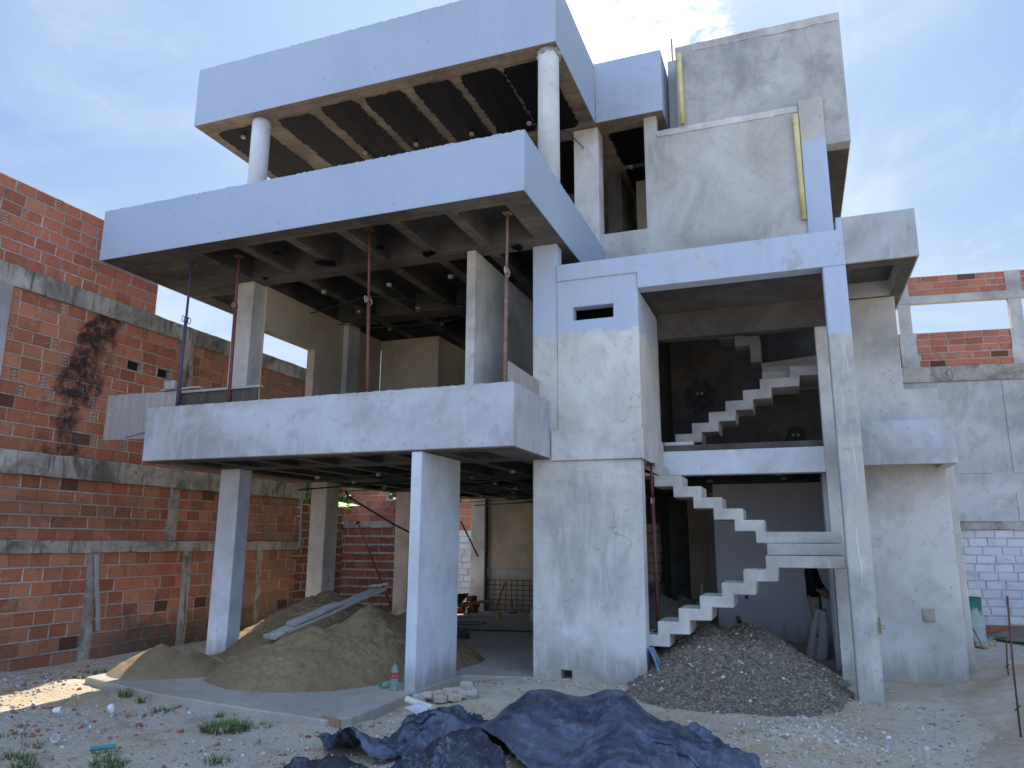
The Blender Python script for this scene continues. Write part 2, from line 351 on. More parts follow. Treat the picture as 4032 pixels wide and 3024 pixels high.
def sootmix(t, col, p):
    x, y, z = t.sep(p)
    n = t.nz(p, 1.6, 7, .65, 1.0)
    # rain-washed black streak running down the left wall, and damp green-grey near the foot
    cx = t.math('ADD', t.math('MULTIPLY', t.math('SUBTRACT', z, 4.9), .22), 8.05)
    dst = t.math('ABSOLUTE', t.math('SUBTRACT', y, cx))
    k = t.ss(t.math('ADD', dst, t.math('MULTIPLY', t.math('SUBTRACT', n, .5), 2.0)), .46, .02)
    k = t.math('MULTIPLY', k, t.math('MULTIPLY', t.ss(z, 2.2, 2.9), t.ss(z, 5.3, 4.9)))
    k = t.math('MULTIPLY', k, t.math('ADD', .35, t.math('MULTIPLY', t.ss(t.nz(p, 7, 7, .7, .6), .36, .56), .65)))
    col = t.mix(t.math('MULTIPLY', k, .93), col, (.022, .019, .018))
    k2 = t.math('MULTIPLY', t.ss(t.math('ADD', t.math('ABSOLUTE', t.math('SUBTRACT', z, 1.95)), t.math('MULTIPLY', n, .9)), .95, .45), t.ss(y, 10.3, 8.3))
    col = t.mix(t.math('MULTIPLY', k2, .35), col, (.05, .04, .036))
    low = t.ss(t.math('ADD', z, t.math('MULTIPLY', t.math('SUBTRACT', n, .5), 1.3)), .55, .12)
    low = t.math('MULTIPLY', low, t.math('ADD', t.math('MULTIPLY', t.ss(y, 8.2, 9.2), .7), .3))
    col = t.mix(t.math('MULTIPLY', low, .8), col, (.115, .10, .08))
    far = t.math('MULTIPLY', t.ss(y, 9.9, 11.2), t.ss(n, .35, .6))
    return t.mix(t.math('MULTIPLY', far, .72), col, (.24, .19, .14))
M['brick_left'] = brickmat('clay_brick_old', (.33, .105, .056), (.44, .155, .082), (.52, .21, .12), soot=True)
M['brick_new'] = brickmat('clay_brick_new', (.36, .115, .068), (.46, .155, .088), (.52, .20, .12))
M['brick_rear'] = brickmat('clay_brick_rear', (.26, .09, .05), (.34, .12, .068), (.38, .15, .095))
M['brick_white'] = brickmat('whitewashed_brick', (.33, .11, .07), (.4, .14, .09), (.45, .18, .12), white=True)
def mortarmat(name, c, soot):
    mt, t, b = newmat(name); p = t.pos(); n = t.nz(p, 14, 7, .7, .5); n2 = t.nz(p, 2, 6, .6)
    col = t.mix(t.ss(n2, .4, .65), t.ramp(n, (.3, tuple(q*.6 for q in c)), (.7, c)), tuple(q*.7 for q in c))
    if soot: col = sootmix(t, col, p)
    fin(t, b, col, .95, [(n, .6)], .012); return mt
M['mortar'] = mortarmat('mortar', (.52, .47, .41), True)
M['mortar_clean'] = mortarmat('mortar_clean', (.52, .49, .46), False)
M['mortar_white'] = mortarmat('mortar_white', (.55, .57, .62), False)
# stained ring beams of the left wall
mt, t, b = newmat('weathered_ring_beam'); p = t.pos()
a = t.nz(p, 1.4, 8, .65, 1.); st = t.nz(t.mapv(p, (1, 5, .8)), 2.2, 7, .68, .6); c = t.nz(p, 9, 7, .7, .8)
col = t.ramp(a, (.34, (.14, .13, .115)), (.5, (.34, .315, .275)), (.64, (.47, .445, .40)))
col = t.mix(t.math('MULTIPLY', t.ss(st, .52, .66), .7), col, (.045, .042, .038))
col = t.mix(t.math('MULTIPLY', t.ss(st, .40, .30), .6), col, (.58, .55, .50))
col = t.mix(t.math('MULTIPLY', t.ss(c, .56, .68), .6), col, (.07, .063, .055))
fin(t, b, col, .95, [(c, .8), (a, .5)], .02); M['ring'] = mt
# earth
def attrmat(name, rough=.9, nscale=30, var=.35, bump=.3):
    mt, t, b = newmat(name); p = t.pos()
    at = t.n('ShaderNodeAttribute', attribute_name='tint').outputs['Color']; n = t.nz(p, nscale, 5, .65)
    fin(t, b, t.mix(t.ss(n, .35, .7), at, t.mix(1., at, (1-var, 1-var, 1-var), 'MULTIPLY')), rough, [(n, bump)], .006); return mt
M['stones'] = attrmat('stone_chips')
mt, t, b = newmat('site_ground'); p = t.pos()
n1 = t.nz(p, .55, 7, .6, .5); n2 = t.nz(p, 2.3, 9, .7, .8); n3 = t.nz(p, 26, 7, .72); n4 = t.vor(p, 34); x, y, z = t.sep(p)
col = t.ramp(n1, (.38, (.47, .42, .36)), (.5, (.51, .435, .335)), (.62, (.45, .35, .225)))
col = t.mix(t.math('MULTIPLY', t.ss(n2, .52, .64), .6), col, (.55, .51, .45))
col = t.mix(t.math('MULTIPLY', t.ss(n2, .46, .36), .6), col, (.31, .245, .165))
col = t.mix(t.math('MULTIPLY', t.ss(n3, .52, .68), .7), col, (.21, .175, .135))
col = t.mix(t.math('MULTIPLY', t.ss(n4, .16, .08), .3), col, (.56, .52, .46))
fin(t, b, col, .95, [(n3, .9), (n2, .5), (n4, -.5)], .02); M['ground'] = mt
mt, t, b = newmat('sand'); p = t.pos()
n1 = t.nz(p, 1.1, 6, .6, .5); n2 = t.nz(p, 9, 8, .72, .6); n3 = t.nz(p, 60, 5, .7)
col = t.ramp(n1, (.38, (.27, .19, .10)), (.62, (.36, .265, .155)))
col = t.mix(t.math('MULTIPLY', t.ss(n2, .5, .66), .5), col, (.18, .13, .075))
col = t.mix(t.math('MULTIPLY', t.ss(n3, .62, .72), .5), col, (.40, .34, .25))
fin(t, b, col, .97, [(n2, 1.), (n3, .6), (t.nz(p, 24, 7, .75), .8)], .03); M['sand'] = mt
mt, t, b = newmat('sandy_earth'); p = t.pos(); n1 = t.nz(p, 1.3, 7, .65, .5); n2 = t.nz(p, 14, 8, .72)
col = t.mix(t.math('MULTIPLY', t.ss(n2, .5, .66), .6), t.ramp(n1, (.36, (.36, .28, .185)), (.62, (.46, .40, .32))), (.25, .195, .13))
fin(t, b, col, .97, [(n2, 1.)], .02); M['earth'] = mt
mt, t, b = newmat('gravel_base'); p = t.pos()
n2 = t.nz(p, 12, 8, .72, .6); n3 = t.vor(p, 40); n1 = t.nz(p, 1.6, 6, .6)
col = t.ramp(n2, (.3, (.15, .128, .10)), (.7, (.30, .26, .205))); col = t.mix(t.ss(n1, .5, .66), col, (.19, .145, .10))
fin(t, b, col, .95, [(n3, 1.), (n2, .6)], .02); M['gravel'] = mt
mt, t, b = newmat('dusty_black_tarp'); p = t.pos()
n1 = t.nz(p, 2.2, 7, .62, 1.); n2 = t.nz(t.mapv(p, (2.2, .7, 1), (3, 3, 3)), 8, 10, .78, 1.0); n3 = t.nz(p, 60, 4, .7); n4 = t.nz(t.mapv(p, (1, 1, 1), (9, 3, 3)), 5, 9, .74, 1.6)
d = t.math('ADD', t.math('MULTIPLY', t.ss(n1, .40, .62), .30), t.math('ADD', t.math('MULTIPLY', t.ss(n2, .50, .66), .40), t.math('MULTIPLY', t.ss(n4, .50, .62), .30)), True)
col = t.mix(d, (.020, .028, .050), (.175, .215, .305))
fin(t, b, col, t.math('ADD', t.math('MULTIPLY', d, .35), .34), [(n2, .35), (n3, .1)], .010); b.inputs['Specular IOR Level'].default_value = .5; M['tarp'] = mt
mt, t, b = newmat('black_tarp_clean'); p = t.pos()
n1 = t.nz(p, 3.0, 8, .66, 1.2); n2 = t.nz(p, 16, 10, .78, 2.)
d = t.math('MULTIPLY', t.math('MULTIPLY', t.ss(n1, .44, .62), t.ss(n2, .46, .64)), .85)
col = t.mix(d, (.013, .018, .032), (.21, .24, .32))
fin(t, b, col, t.math('ADD', t.math('MULTIPLY', d, .4), .38), [(n2, .4)], .010); b.inputs['Specular IOR Level'].default_value = .5; M['tarp_dark'] = mt
M['grass'] = attrmat('grass_blades', .6, 10, .2, 0.)
M['leaf'] = attrmat('banana_leaf', .5, 6, .25, .1)
M['drum'] = None
mt, t, b = newmat('green_drum_paint'); p = t.pos(); x, y, z = t.sep(p); n = t.nz(t.mapv(p, (1, 1, .5)), 7, 7, .7, .8)
col = t.mix(t.ss(t.math('ADD', z, t.math('MULTIPLY', t.math('SUBTRACT', n, .5), .6)), .42, .55), (.36, .40, .39), (.035, .15, .11))
fin(t, b, t.mix(t.ss(n, .6, .75), col, (.14, .09, .06)), .6, [(n, .3)], .006); M['drum'] = mt
# ------------------------------------------------------------ the house
house = thing('unfinished_house', (-4, 9, 0), 'three storey grey concrete house shell under construction with open floors and bare zigzag stairs', 'house')
H = house
def lip(mb, p0, p1, w, hmax, n):
    """ragged line of mortar left along a top edge"""
    p0 = Vector(p0); p1 = Vector(p1); d = (p1-p0).normalized(); s = Vector((d.y, -d.x, 0))
    V = []; F = []
    for i in range(n+1):
        p = p0.lerp(p1, i/n); h = .5*hmax*max(0, RNG.uniform(-.35, 1))**1.3; o = RNG.uniform(-.006, .004)
        V += [p+s*(.0+o)-Vector((0, 0, .008)), p+s*o+Vector((0, 0, h)), p-s*w+Vector((0, 0, h*RNG.uniform(.4, 1.2))), p-s*w-Vector((0, 0, .008))]
    for i in range(n):
        for k in range(3): F.append((4*i+k, 4*i+k+1, 4*i+5+k, 4*i+4+k))
    mb.add(V, F)
# ground floor columns
def column(x0, x1, y0, y1, z0, z1, mat='column'):
    return sol('column', M[mat], H, [(x0, x1, y0, y1, z0, z1)], bevel=.008)
column(-4.16, -4.025, 7.73, 8.81, -.12, 2.62)
column(-7.97, -7.62, 8.9, 9.17, -.1, 2.62)
column(-8.10, -7.78, 11.35, 11.75, -.1, 2.62, 'column_yard_lit')
column(-7.95, -7.62, 14.15, 14.45, -.1, 2.62, 'column_yard_lit')
column(-7.45, -7.05, 17.0, 17.3, -.1, 2.62, 'plaster')
# level 2: balcony parapet and ribbed slab
mb = solid([(-8.25, -2.88, 7.70, 7.72, 2.635, 2.96), (-8.25, -2.88, 7.70, 7.84, 2.96, 3.36), (-2.90, -2.88, 7.72, 9.05, 2.635, 2.96), (-3.02, -2.88, 7.84, 9.05, 2.96, 3.36), (-8.25, -8.23, 7.72, 8.6, 2.635, 2.96), (-8.25, -8.11, 7.84, 8.6, 2.96, 3.36)])
par = mb.build('balcony_parapet', M['balcony'], H, recalc=False, bevel=.007)
mb = MB(); lip(mb, (-8.25, 7.7, 3.362), (-2.88, 7.7, 3.362), .12, .016, 170); lip(mb, (-2.88, 7.7, 3.362), (-2.88, 9.04, 3.362), .12, .014, 40)
mb.build('mortar_lip', M['balcony'], par)
adds = [(-8.23, -2.90, 7.72, 9.05, 2.62, 2.95), (-8.2, -3.12, 9.05, 14.5, 2.62, 2.95), (-8.2, -3.12, 14.5, 17.2, 2.62, 2.95), (-3.12, 1.75, 10.72, 17.2, 2.62, 2.95)]
subs = []
for k in range(7):
    x0 = -7.92+.68*k
    for y0, y1 in ((7.98, 8.82), (9.12, 11.15), (11.75, 14.0), (14.3, 16.6)):
        if x0 > -4.3 and x0 < -3.9 and y0 < 8: continue
        subs.append((x0, x0+.52, y0, y1, 2.62, 2.87))
for k in range(5):
    subs.append((-2.6+.8*k, -2.6+.8*k+.6, 11.0, 13.2, 2.62, 2.87))
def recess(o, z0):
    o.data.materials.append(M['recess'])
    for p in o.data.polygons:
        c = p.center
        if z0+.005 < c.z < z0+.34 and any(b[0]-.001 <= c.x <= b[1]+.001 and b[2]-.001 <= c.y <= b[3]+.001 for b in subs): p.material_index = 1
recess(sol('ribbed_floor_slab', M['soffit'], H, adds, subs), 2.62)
# left upper room of level 2
column(-8.0, -7.64, 8.9, 9.17, 2.95, 5.53, 'plaster')
sol('side_wall', M['plaster_tan'], H, [(-7.75, -7.60, 9.17, 12.7, 2.95, 5.53)], [(-7.75, -7.60, 9.18, 10.5, 3.72, 4.82)])
column(-7.86, -7.5, 11.35, 11.75, 2.95, 5.53, 'plaster')
sol('room_wall', M['plaster_tan'], H, [(-7.6, -6.32, 12.7, 12.85, 2.95, 5.53), (-6.45, -6.32, 12.85, 16.5, 2.95, 5.53)])
sol('fin_wall', M['plaster'], H, [(-4.03, -3.9, 8.9, 11.9, 2.95, 5.53)])
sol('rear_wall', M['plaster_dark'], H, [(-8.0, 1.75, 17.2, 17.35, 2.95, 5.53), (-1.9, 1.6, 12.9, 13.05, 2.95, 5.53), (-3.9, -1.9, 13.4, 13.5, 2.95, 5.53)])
# level 3 slab with painted fascia
adds = [(-9.155, -2.675, 7.435, 10.3, 5.53, 6.0), (-8.0, -2.675, 10.3, 17.3, 5.53, 6.0), (-2.675, 1.0, 11.4, 17.3, 5.53, 6.0)]
subs = []
for k in range(6):
    x0 = -7.6+.79*k
    for y0, y1 in ((7.72, 8.8), (9.15, 11.15), (11.6, 13.6), (14, 16)):
        subs.append((x0, x0+.64, y0, y1, 5.53, 5.86))
subs += [(-8.85, -7.8, 9.3, 10.1, 5.53, 5.56)]
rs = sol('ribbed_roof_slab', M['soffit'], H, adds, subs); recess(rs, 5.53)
# torn black formwork film left in the recesses
for (x, y, s) in ((-6.1, 8.55, .22), (-5.05, 8.3, .13), (-4.55, 8.75, .18), (-6.5, 8.0, .12), (-7.35, 8.79, .09), (-3.3, 8.9, .2)):
    n = 11; V = [(x+s*math.cos(2*math.pi*i/n)*RNG.uniform(.35, 1.2)*.7, y+s*math.sin(2*math.pi*i/n)*RNG.uniform(.3, 1.2)*.9, 5.515+RNG.uniform(-.03, .004)) for i in range(n)]
    MB().add(V, [tuple(range(n))]).build('film_scrap', M['film'], rs)
adds = [(-9.17, -2.66, 7.42, 7.435, 5.525, 6.01), (-9.17, -2.66, 7.42, 7.54, 6.01, 6.28), (-2.675, -2.66, 7.435, 11.24, 5.525, 6.01), (-2.78, -2.66, 7.54, 11.24, 6.01, 6.28), (-9.17, -9.155, 7.435, 10.3, 5.525, 6.01), (-9.17, -9.05, 7.54, 10.3, 6.01, 6.28)]
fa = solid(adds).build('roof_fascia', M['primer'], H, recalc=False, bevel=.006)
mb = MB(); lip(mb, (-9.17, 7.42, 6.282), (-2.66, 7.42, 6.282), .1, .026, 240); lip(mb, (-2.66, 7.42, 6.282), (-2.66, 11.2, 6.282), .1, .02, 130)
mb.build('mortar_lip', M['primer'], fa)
# stair block
pier = sol('stair_pier', M['plaster'], H, [(-3.12, -1.73, 9.05, 9.27, -.12, 2.60)], [(-2.765, -2.63, 9.05, 9.27, -.03, .10)], bevel=.01)
sol('stair_block_wall', M['plaster_stair'], H,
    [(-3.12, -1.71, 9.05, 9.22, 2.60, 5.21), (-3.12, -2.78, 9.05, 9.27, 5.21, 5.53), (-1.86, -1.71, 9.22, 10.5, 2.60, 4.77), (-3.12, -2.95, 9.22, 10.5, 2.6, 5.3), (-2.95, -1.86, 9.22, 10.5, 2.60, 2.72)],
    [(-2.565, -2.03, 9.05, 9.22, 4.425, 4.605)], bevel=.008)
sol('plinth_band', M['plaster'], H, [(-2.86, -1.71, 9.012, 9.05, 2.6, 2.985), (-1.71, -1.685, 9.012, 10.49, 2.59, 2.97)], bevel=.012)
MB().box(-2.784, -2.776, 9.044, 9.0499, 3.0, 5.2).build('joint_line', M['raw'], H)
sol('terrace_beam', concrete('terrace_primed', (.46, .45, .42), (.34, .33, .31), (.56, .56, .55), paint=lambda t, p, bb, c: t.math('ADD', t.math('MULTIPLY', t.ss(t.nz(t.mapv(p, (1, 1, 1), (3, 1, 2)), 1.9, 6, .65, 1.2), .38, .46), .55), .4), damp=.4), H,
    [(-1.71, .73, 9.03, 9.25, 4.77, 5.21), (-2.78, -1.71, 9.03, 9.0495, 4.98, 5.21), (.66, .73, 9.03, 9.25, 5.21, 5.36)], bevel=.006)
sol('terrace_slab', M['plaster_dark'], H, [(-1.71, .66, 9.25, 11.2, 4.82, 5.1), (-1.71, .66, 10.45, 10.65, 4.45, 4.82), (-2.95, -1.71, 9.22, 11.2, 4.82, 5.1), (-1.86, .66, 11.2, 12.9, 5.3, 5.45)])  # last box: added cover over the stairwell to keep it dark
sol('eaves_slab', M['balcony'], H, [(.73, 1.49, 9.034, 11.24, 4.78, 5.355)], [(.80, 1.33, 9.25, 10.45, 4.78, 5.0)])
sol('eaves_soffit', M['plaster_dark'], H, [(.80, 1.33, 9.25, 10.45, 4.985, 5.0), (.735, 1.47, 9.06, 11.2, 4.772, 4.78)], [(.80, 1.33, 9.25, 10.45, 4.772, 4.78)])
fc = sol('front_column', concrete('front_column_plaster', (.48, .475, .43), (.33, .335, .325), (.58, .585, .57), paint=white_above(3.95, .25), damp=.45, smudge=.5), H, [(.475, .725, 9.03, 9.27, -.15, 4.77)], bevel=.012)
dm = simple('white_drip', (.78, .80, .84), .6, var=.05)
for (x, z0, z1, w) in ((.635, 2.2, 2.9, .003), (.60, 1.15, 1.75, .0065), (.635, 1.2, 1.5, .003), (.64, 3.4, 3.85, .003), (.57, 2.45, 2.7, .0025)):
    n = 9; q = [RNG.uniform(.4, 1)*w*math.sin(math.pi*(i+.3)/(n+.3)) for i in range(n)]
    L = [(x-q[i]+.012*math.sin(i*.7), 9.026, z0+(z1-z0)*i/(n-1)) for i in range(n)]; Rr = [(x+q[i]+.012*math.sin(i*.7), 9.026, z0+(z1-z0)*i/(n-1)) for i in range(n)]
    MB().add(L+Rr, [(i, n+i, n+i+1, i+1) for i in range(n-1)]).build('white_paint_drip', dm, fc, recalc=False)
column(.39, .62, 10.5, 10.72, -.1, 4.82, 'plaster')
sol('landing_beam', M['column'], H, [(-1.71, .39, 10.5, 10.71, 2.505, 2.84)], bevel=.008)
sol('level_two_edge', M['plaster'], H, [(-1.71, -1.3, 10.72, 10.86, 2.95, 3.0)])
# zigzag stairs
low = [(-1.80, .53), (-1.63, .53), (-1.63, .685), (-1.38, .685), (-1.38, .84), (-1.13, .84), (-1.13, .99), (-.875, .99), (-.875, 1.145), (-.625, 1.145), (-.625, 1.30), (-.37, 1.30), (-.37, 1.457), (.475, 1.457), (.475, 1.325), (-.235, 1.325), (-.25, 1.17), (-.48, 1.165), (-.50, 1.015), (-.735, 1.015), (-.75, .865), (-.99, .865), (-1.005, .715), (-1.25, .71), (-1.255, .55), (-1.49, .545), (-1.495, .40), (-1.80, .40)]
st = MB().prism(low, 9.25, 9.85).build('lower_stair_flight', M['stair'], H, bevel=.008)
MB().box(-.355, .475, 9.5, 10.45, 1.462, 1.595).build('winder_step', M['stair'], H, bevel=.008)
up = [(.475, 1.73)]
up = [(.475, 1.60), (.475, 1.735), (-.38, 1.735)]
for k in range(6): up += [(-.38-.247*k, 1.878+.143*k), (-.38-.247*(k+1), 1.878+.143*k)]
x_, z_ = up[-1]; up += [(x_-.3, z_), (x_-.3, z_-.13)]
bot = []
for k in range(7): bot += [(-.49-.247*k, 1.597+.143*k-.0), (-.49-.247*k, 1.597+.143*(k+1))]
up += [q for q in reversed(bot) if q[0] > x_-.3]
MB().prism(up, 9.86, 10.45).build('upper_stair_flight', M['stair'], H, bevel=.008)
s2 = [(-1.85, 3.0), (-1.59, 3.0), (-1.59, 3.15), (-1.345, 3.15), (-1.345, 3.30), (-1.10, 3.30), (-1.10, 3.45), (-.86, 3.45), (-.86, 3.6), (-.61, 3.6), (-.61, 3.745), (-.37, 3.745), (-.37, 3.89), (.04, 3.89), (.04, 4.04), (.62, 4.04), (.62, 3.9), (.17, 3.905), (.155, 3.755), (-.215, 3.755), (-.225, 3.605), (-.475, 3.605), (-.485, 3.46), (-.72, 3.46), (-.73, 3.31), (-.965, 3.31), (-.975, 3.165), (-1.21, 3.165), (-1.22, 3.02), (-1.45, 3.02), (-1.46, 2.87), (-1.85, 2.87)]
MB().prism(s2, 11.0, 11.6).build('second_stair_flight', M['raw_light'], H, bevel=.006)
mb = MB()
for i, (a0, a1, z) in enumerate(((-.35, .9, 4.12), (-.35, .9, 4.26), (-.36, .7, 4.40))):
    mb.prism([(a0, 11.62+.3*i), (a1, 11.62+.12*i), (a1, 12.5), (a0, 12.5)], z-.14, z-.002*i, 'z')
mb.build('winder_step', M['plaster'], H)
s3 = [(-1.3, 5.12), (-.98, 5.12), (-.98, 4.98), (-.62, 4.98), (-.62, 4.83), (-.37, 4.83), (-.37, 4.40), (-.52, 4.40), (-.52, 4.68), (-.75, 4.68), (-.75, 4.83), (-1.0, 4.83), (-1.0, 4.98), (-1.3, 4.98)]
MB().prism(s3, 12.1, 12.7).build('third_stair_flight', M['raw_light'], H, bevel=.006)
# dark patches round wiring outlets on the stair back wall
for (x, z, r) in ((-1.41, 4.1, .26), (.08, 3.32, .17)):
    n = 40; V = [(x+r*math.cos(2*math.pi*i/n)*RNG.uniform(.75, 1.1), 12.894, z+r*math.sin(2*math.pi*i/n)*RNG.uniform(.75, 1.15)-(.12 if math.sin(2*math.pi*i/n) < -.3 else 0)) for i in range(n)]
    MB().add(V, [tuple(range(n))]).build('fresh_mortar_patch', simple('wet_mortar', (.05, .05, .052), .9, var=.5, scale=12), H)
    for a, b_ in ((-.07, -.03), (.0, .05)): MB().box(x+a, x+b_, 12.88, 12.892, z-.02, z+.02).build('outlet_box', M['box_white'], H)
# right hand rooms
sol('right_wall', M['wall_right'], H, [(.62, 1.76, 10.5, 10.68, -.12, 3.53), (.62, 1.385, 10.5, 10.68, 3.53, 4.78), (1.6, 1.76, 10.68, 17.2, -.12, 2.62), (1.235, 1.385, 10.68, 13, 3.53, 4.9)], bevel=.008)
sol('planter_box', M['balcony'], H, [(.70, 1.79, 9.9, 10.5, 2.52, 3.05)], [(.82, 1.66, 10.0, 10.5, 2.52, 2.75)], bevel=.006)
sol('end_buttress', M['wall_right'], H, [(1.79, 1.98, 11.3, 11.6, -.1, 2.62), (1.76, 1.98, 11.3, 11.6, 2.62, 3.5)], bevel=.008)
sol('cover_plate', M['raw'], H, [(1.335, 1.465, 10.48, 10.4995, .69, .84)], bevel=.004)
# ground floor rooms behind the stairs
vw = sol('stair_hall_wall', M['plaster_violet'], H, [(-1.38, .9, 13.85, 14.0, -.05, 2.62)])
for x, z, a in ((-.99, .93, .05), (-.90, .70, .033)):
    sol('outlet_box', M['box_white'], vw, [(x-a, x+a, 13.842, 13.8495, z-.06, z+.06)], [(x-a+.012, x+a-.012, 13.842, 13.8495, z-.045, z+.045)], bevel=0)
    MB().box(x-.018, x+.018, 13.843, 13.8493, z-.035, z+.02).build('outlet_socket', M['conduit_dark'], vw)
sol('inner_column', M['plaster_violet'], H, [(.36, .60, 11.05, 11.95, -.05, 2.62)], bevel=.006)
MB().box(.352, .3595, 11.042, 11.06, -.05, 2.6).build('corner_bead', simple('white_bead', (.75, .77, .8), .6, var=.05), H)
sol('hall_pier', M['plaster_tan'], H, [(-2.12, -1.72, 16.0, 16.2, -.05, 2.62)])
sol('store_wall', M['plaster'], H, [(-3.1, -2.98, 11.5, 19.0, -.1, 2.62), (-3.1, 1.7, 19.0, 19.2, -.1, 2.62), (-1.72, -1.6, 16.0, 19.0, -.1, 2.62), (-3.1, 1.75, 17.2, 19.2, 2.62, 2.8)])
bw = sol('hall_back_wall', M['plaster_tan'], H, [(-7.0, -3.1, 17.0, 17.2, .98, 2.62), (-7.0, -3.1, 17.0, 17.2, -.1, .78)])
sol('unplastered_strip', M['raw_light'], H, [(-7.0, -3.1, 17.02, 17.2, .78, .98)])
MB().box(-7.05, -7.0, 16.9, 17.0, 0, 2.6).build('dark_pipe_chase', M['conduit_dark'], H)
# third floor
sol('third_floor_wall', concrete('third_floor_plaster', (.44, .43, .39), (.33, .33, .31), (.51, .51, .485), damp=.45, smudge=.5), H,
    [(-2.72, -1.94, 11.25, 11.4, 4.9, 6.53), (-1.94, .775, 11.25, 11.4, 4.9, 8.20), (-1.94, -1.73, 11.25, 11.4, 8.20, 8.5)], bevel=.008)
# wall_cap later
sol('white_pilaster', concrete('pilaster_primed', (.44, .43, .39), (.33, .325, .3), (.52, .52, .5), paint=lambda t, p, bb, c: t.math('MULTIPLY', t.ss(t.math('ADD', t.sep(p)[2], t.math('MULTIPLY', t.nz(p, 4, 5, .6), .2)), 7.7, 7.63), .92), damp=.4), H, [(.44, .785, 11.21, 11.2497, 4.9, 8.25)], bevel=.004)
column(-3.14, -2.72, 11.25, 11.6, 4.9, 8.48, 'plaster')
sol('tank_room_wall', concrete('tank_plaster', (.385, .385, .37), (.27, .275, .275), (.47, .475, .47), damp=.7, smudge=.5), H, [(-1.38, 1.13, 11.272, 15.2, 7.48, 9.68)], bevel=.01)
# tank_cap later
sol('tank_soffit', M['plaster_dark'], H, [(.79, 1.12, 11.5, 15.1, 7.468, 7.48)])
cc = sol('stub_column', M['raw_light'], H, [(-1.58, -1.42, 11.75, 11.9, 6.0, 9.78)])
MB().tube([(-1.5, 11.82, 9.7), (-1.5, 11.82, 10.25)], .012, 6).build('starter_bar', M['rebar'], cc)
sol('tank_side_wall', M['plaster_tan'], H, [(-2.5, -1.385, 13.4, 13.5, 6, 9.75)])
sol('third_floor_partition', M['plaster_dark'], H, [(-6.0, 1.0, 14.2, 14.3, 6.0, 8.48), (-2.97, -2.82, 13.0, 13.15, 6.0, 8.48), (-2.82, -2.7, 13.0, 14.2, 6, 8.48)])
# top roof
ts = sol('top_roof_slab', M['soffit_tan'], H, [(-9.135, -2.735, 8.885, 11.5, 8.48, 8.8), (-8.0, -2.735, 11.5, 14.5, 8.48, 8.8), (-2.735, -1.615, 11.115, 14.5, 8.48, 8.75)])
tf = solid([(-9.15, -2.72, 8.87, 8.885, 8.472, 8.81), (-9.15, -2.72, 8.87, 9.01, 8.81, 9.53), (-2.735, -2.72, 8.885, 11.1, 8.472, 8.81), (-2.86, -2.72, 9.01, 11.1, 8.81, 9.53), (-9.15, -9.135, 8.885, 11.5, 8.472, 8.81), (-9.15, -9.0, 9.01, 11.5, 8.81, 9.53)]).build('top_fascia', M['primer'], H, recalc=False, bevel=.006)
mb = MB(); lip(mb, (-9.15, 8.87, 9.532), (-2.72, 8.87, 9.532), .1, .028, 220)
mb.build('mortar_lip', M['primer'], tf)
sol('corner_box', M['primer_side'], H, [(-2.72, -1.6, 11.1, 11.115, 8.472, 8.76), (-2.72, -1.6, 11.1, 11.22, 8.76, 9.58), (-1.615, -1.6, 11.115, 14.6, 8.472, 8.76), (-1.72, -1.6, 11.22, 14.6, 8.76, 9.58)], bevel=.007)
MB().box(-2.725, -2.705, 11.09, 11.0995, 8.49, 9.58).build('joint_line', M['raw'], H)
FL = [(-8.97, -8.12), (-7.72, -7.05), (-6.83, -6.18), (-6.02, -5.33), (-5.15, -4.5), (-4.35, -3.7), (-3.66, -3.0)]
def film(x0, x1, y0, y1, parent, z=8.472, zs=.006):
    nx, ny = 18, 48; V = []; F = []
    for j in range(ny+1):
        v = j/ny; el = .032*(fbm(np.array([j*.9+x0*7]), np.array([1.3]), .7)[0]-.5)*2; er = .032*(fbm(np.array([j*.9+x0*3+40]), np.array([4.3]), .7)[0]-.5)*2
        rd = .05*max(0, 1-v*16)+.05*max(0, 1-(1-v)*16); el += RNG.uniform(-.014, .014); er += RNG.uniform(-.014, .014)
        for i in range(nx+1):
            u = i/nx; x = x0+rd+el+(x1-x0-2*rd-el+er)*u; y = y0+(y1-y0)*v+RNG.uniform(-.012, .012)*(j == 0)+.03*(fbm(np.array([u*4+x0*5]), np.array([2.2]), 1., 3)[0]-.5)*(1-v)
            V.append((x, y, z-zs*abs(math.sin(u*9+v*3+x0))*math.sin(math.pi*u)*RNG.uniform(.2, 1)))
    for j in range(ny):
        for i in range(nx): F.append((j*(nx+1)+i, (j+1)*(nx+1)+i, (j+1)*(nx+1)+i+1, j*(nx+1)+i+1))
    MB().add(V, F).build('plastic_film', M['film'], parent, smooth=True, recalc=False)
for a, b_ in FL: film(a, b_+.01, 9.17+RNG.uniform(-.05, .05), 11.05+RNG.uniform(-.1, .1), ts)
film(-3.9, -3.2, 11.5, 13.5, ts); film(-5.6, -4.9, 11.5, 13.5, ts); film(-4.75, -4.1, 11.5, 13.5, ts)
film(-2.6, -1.85, 11.5, 12.7, ts); film(-2.6, -1.85, 12.85, 14.1, ts)
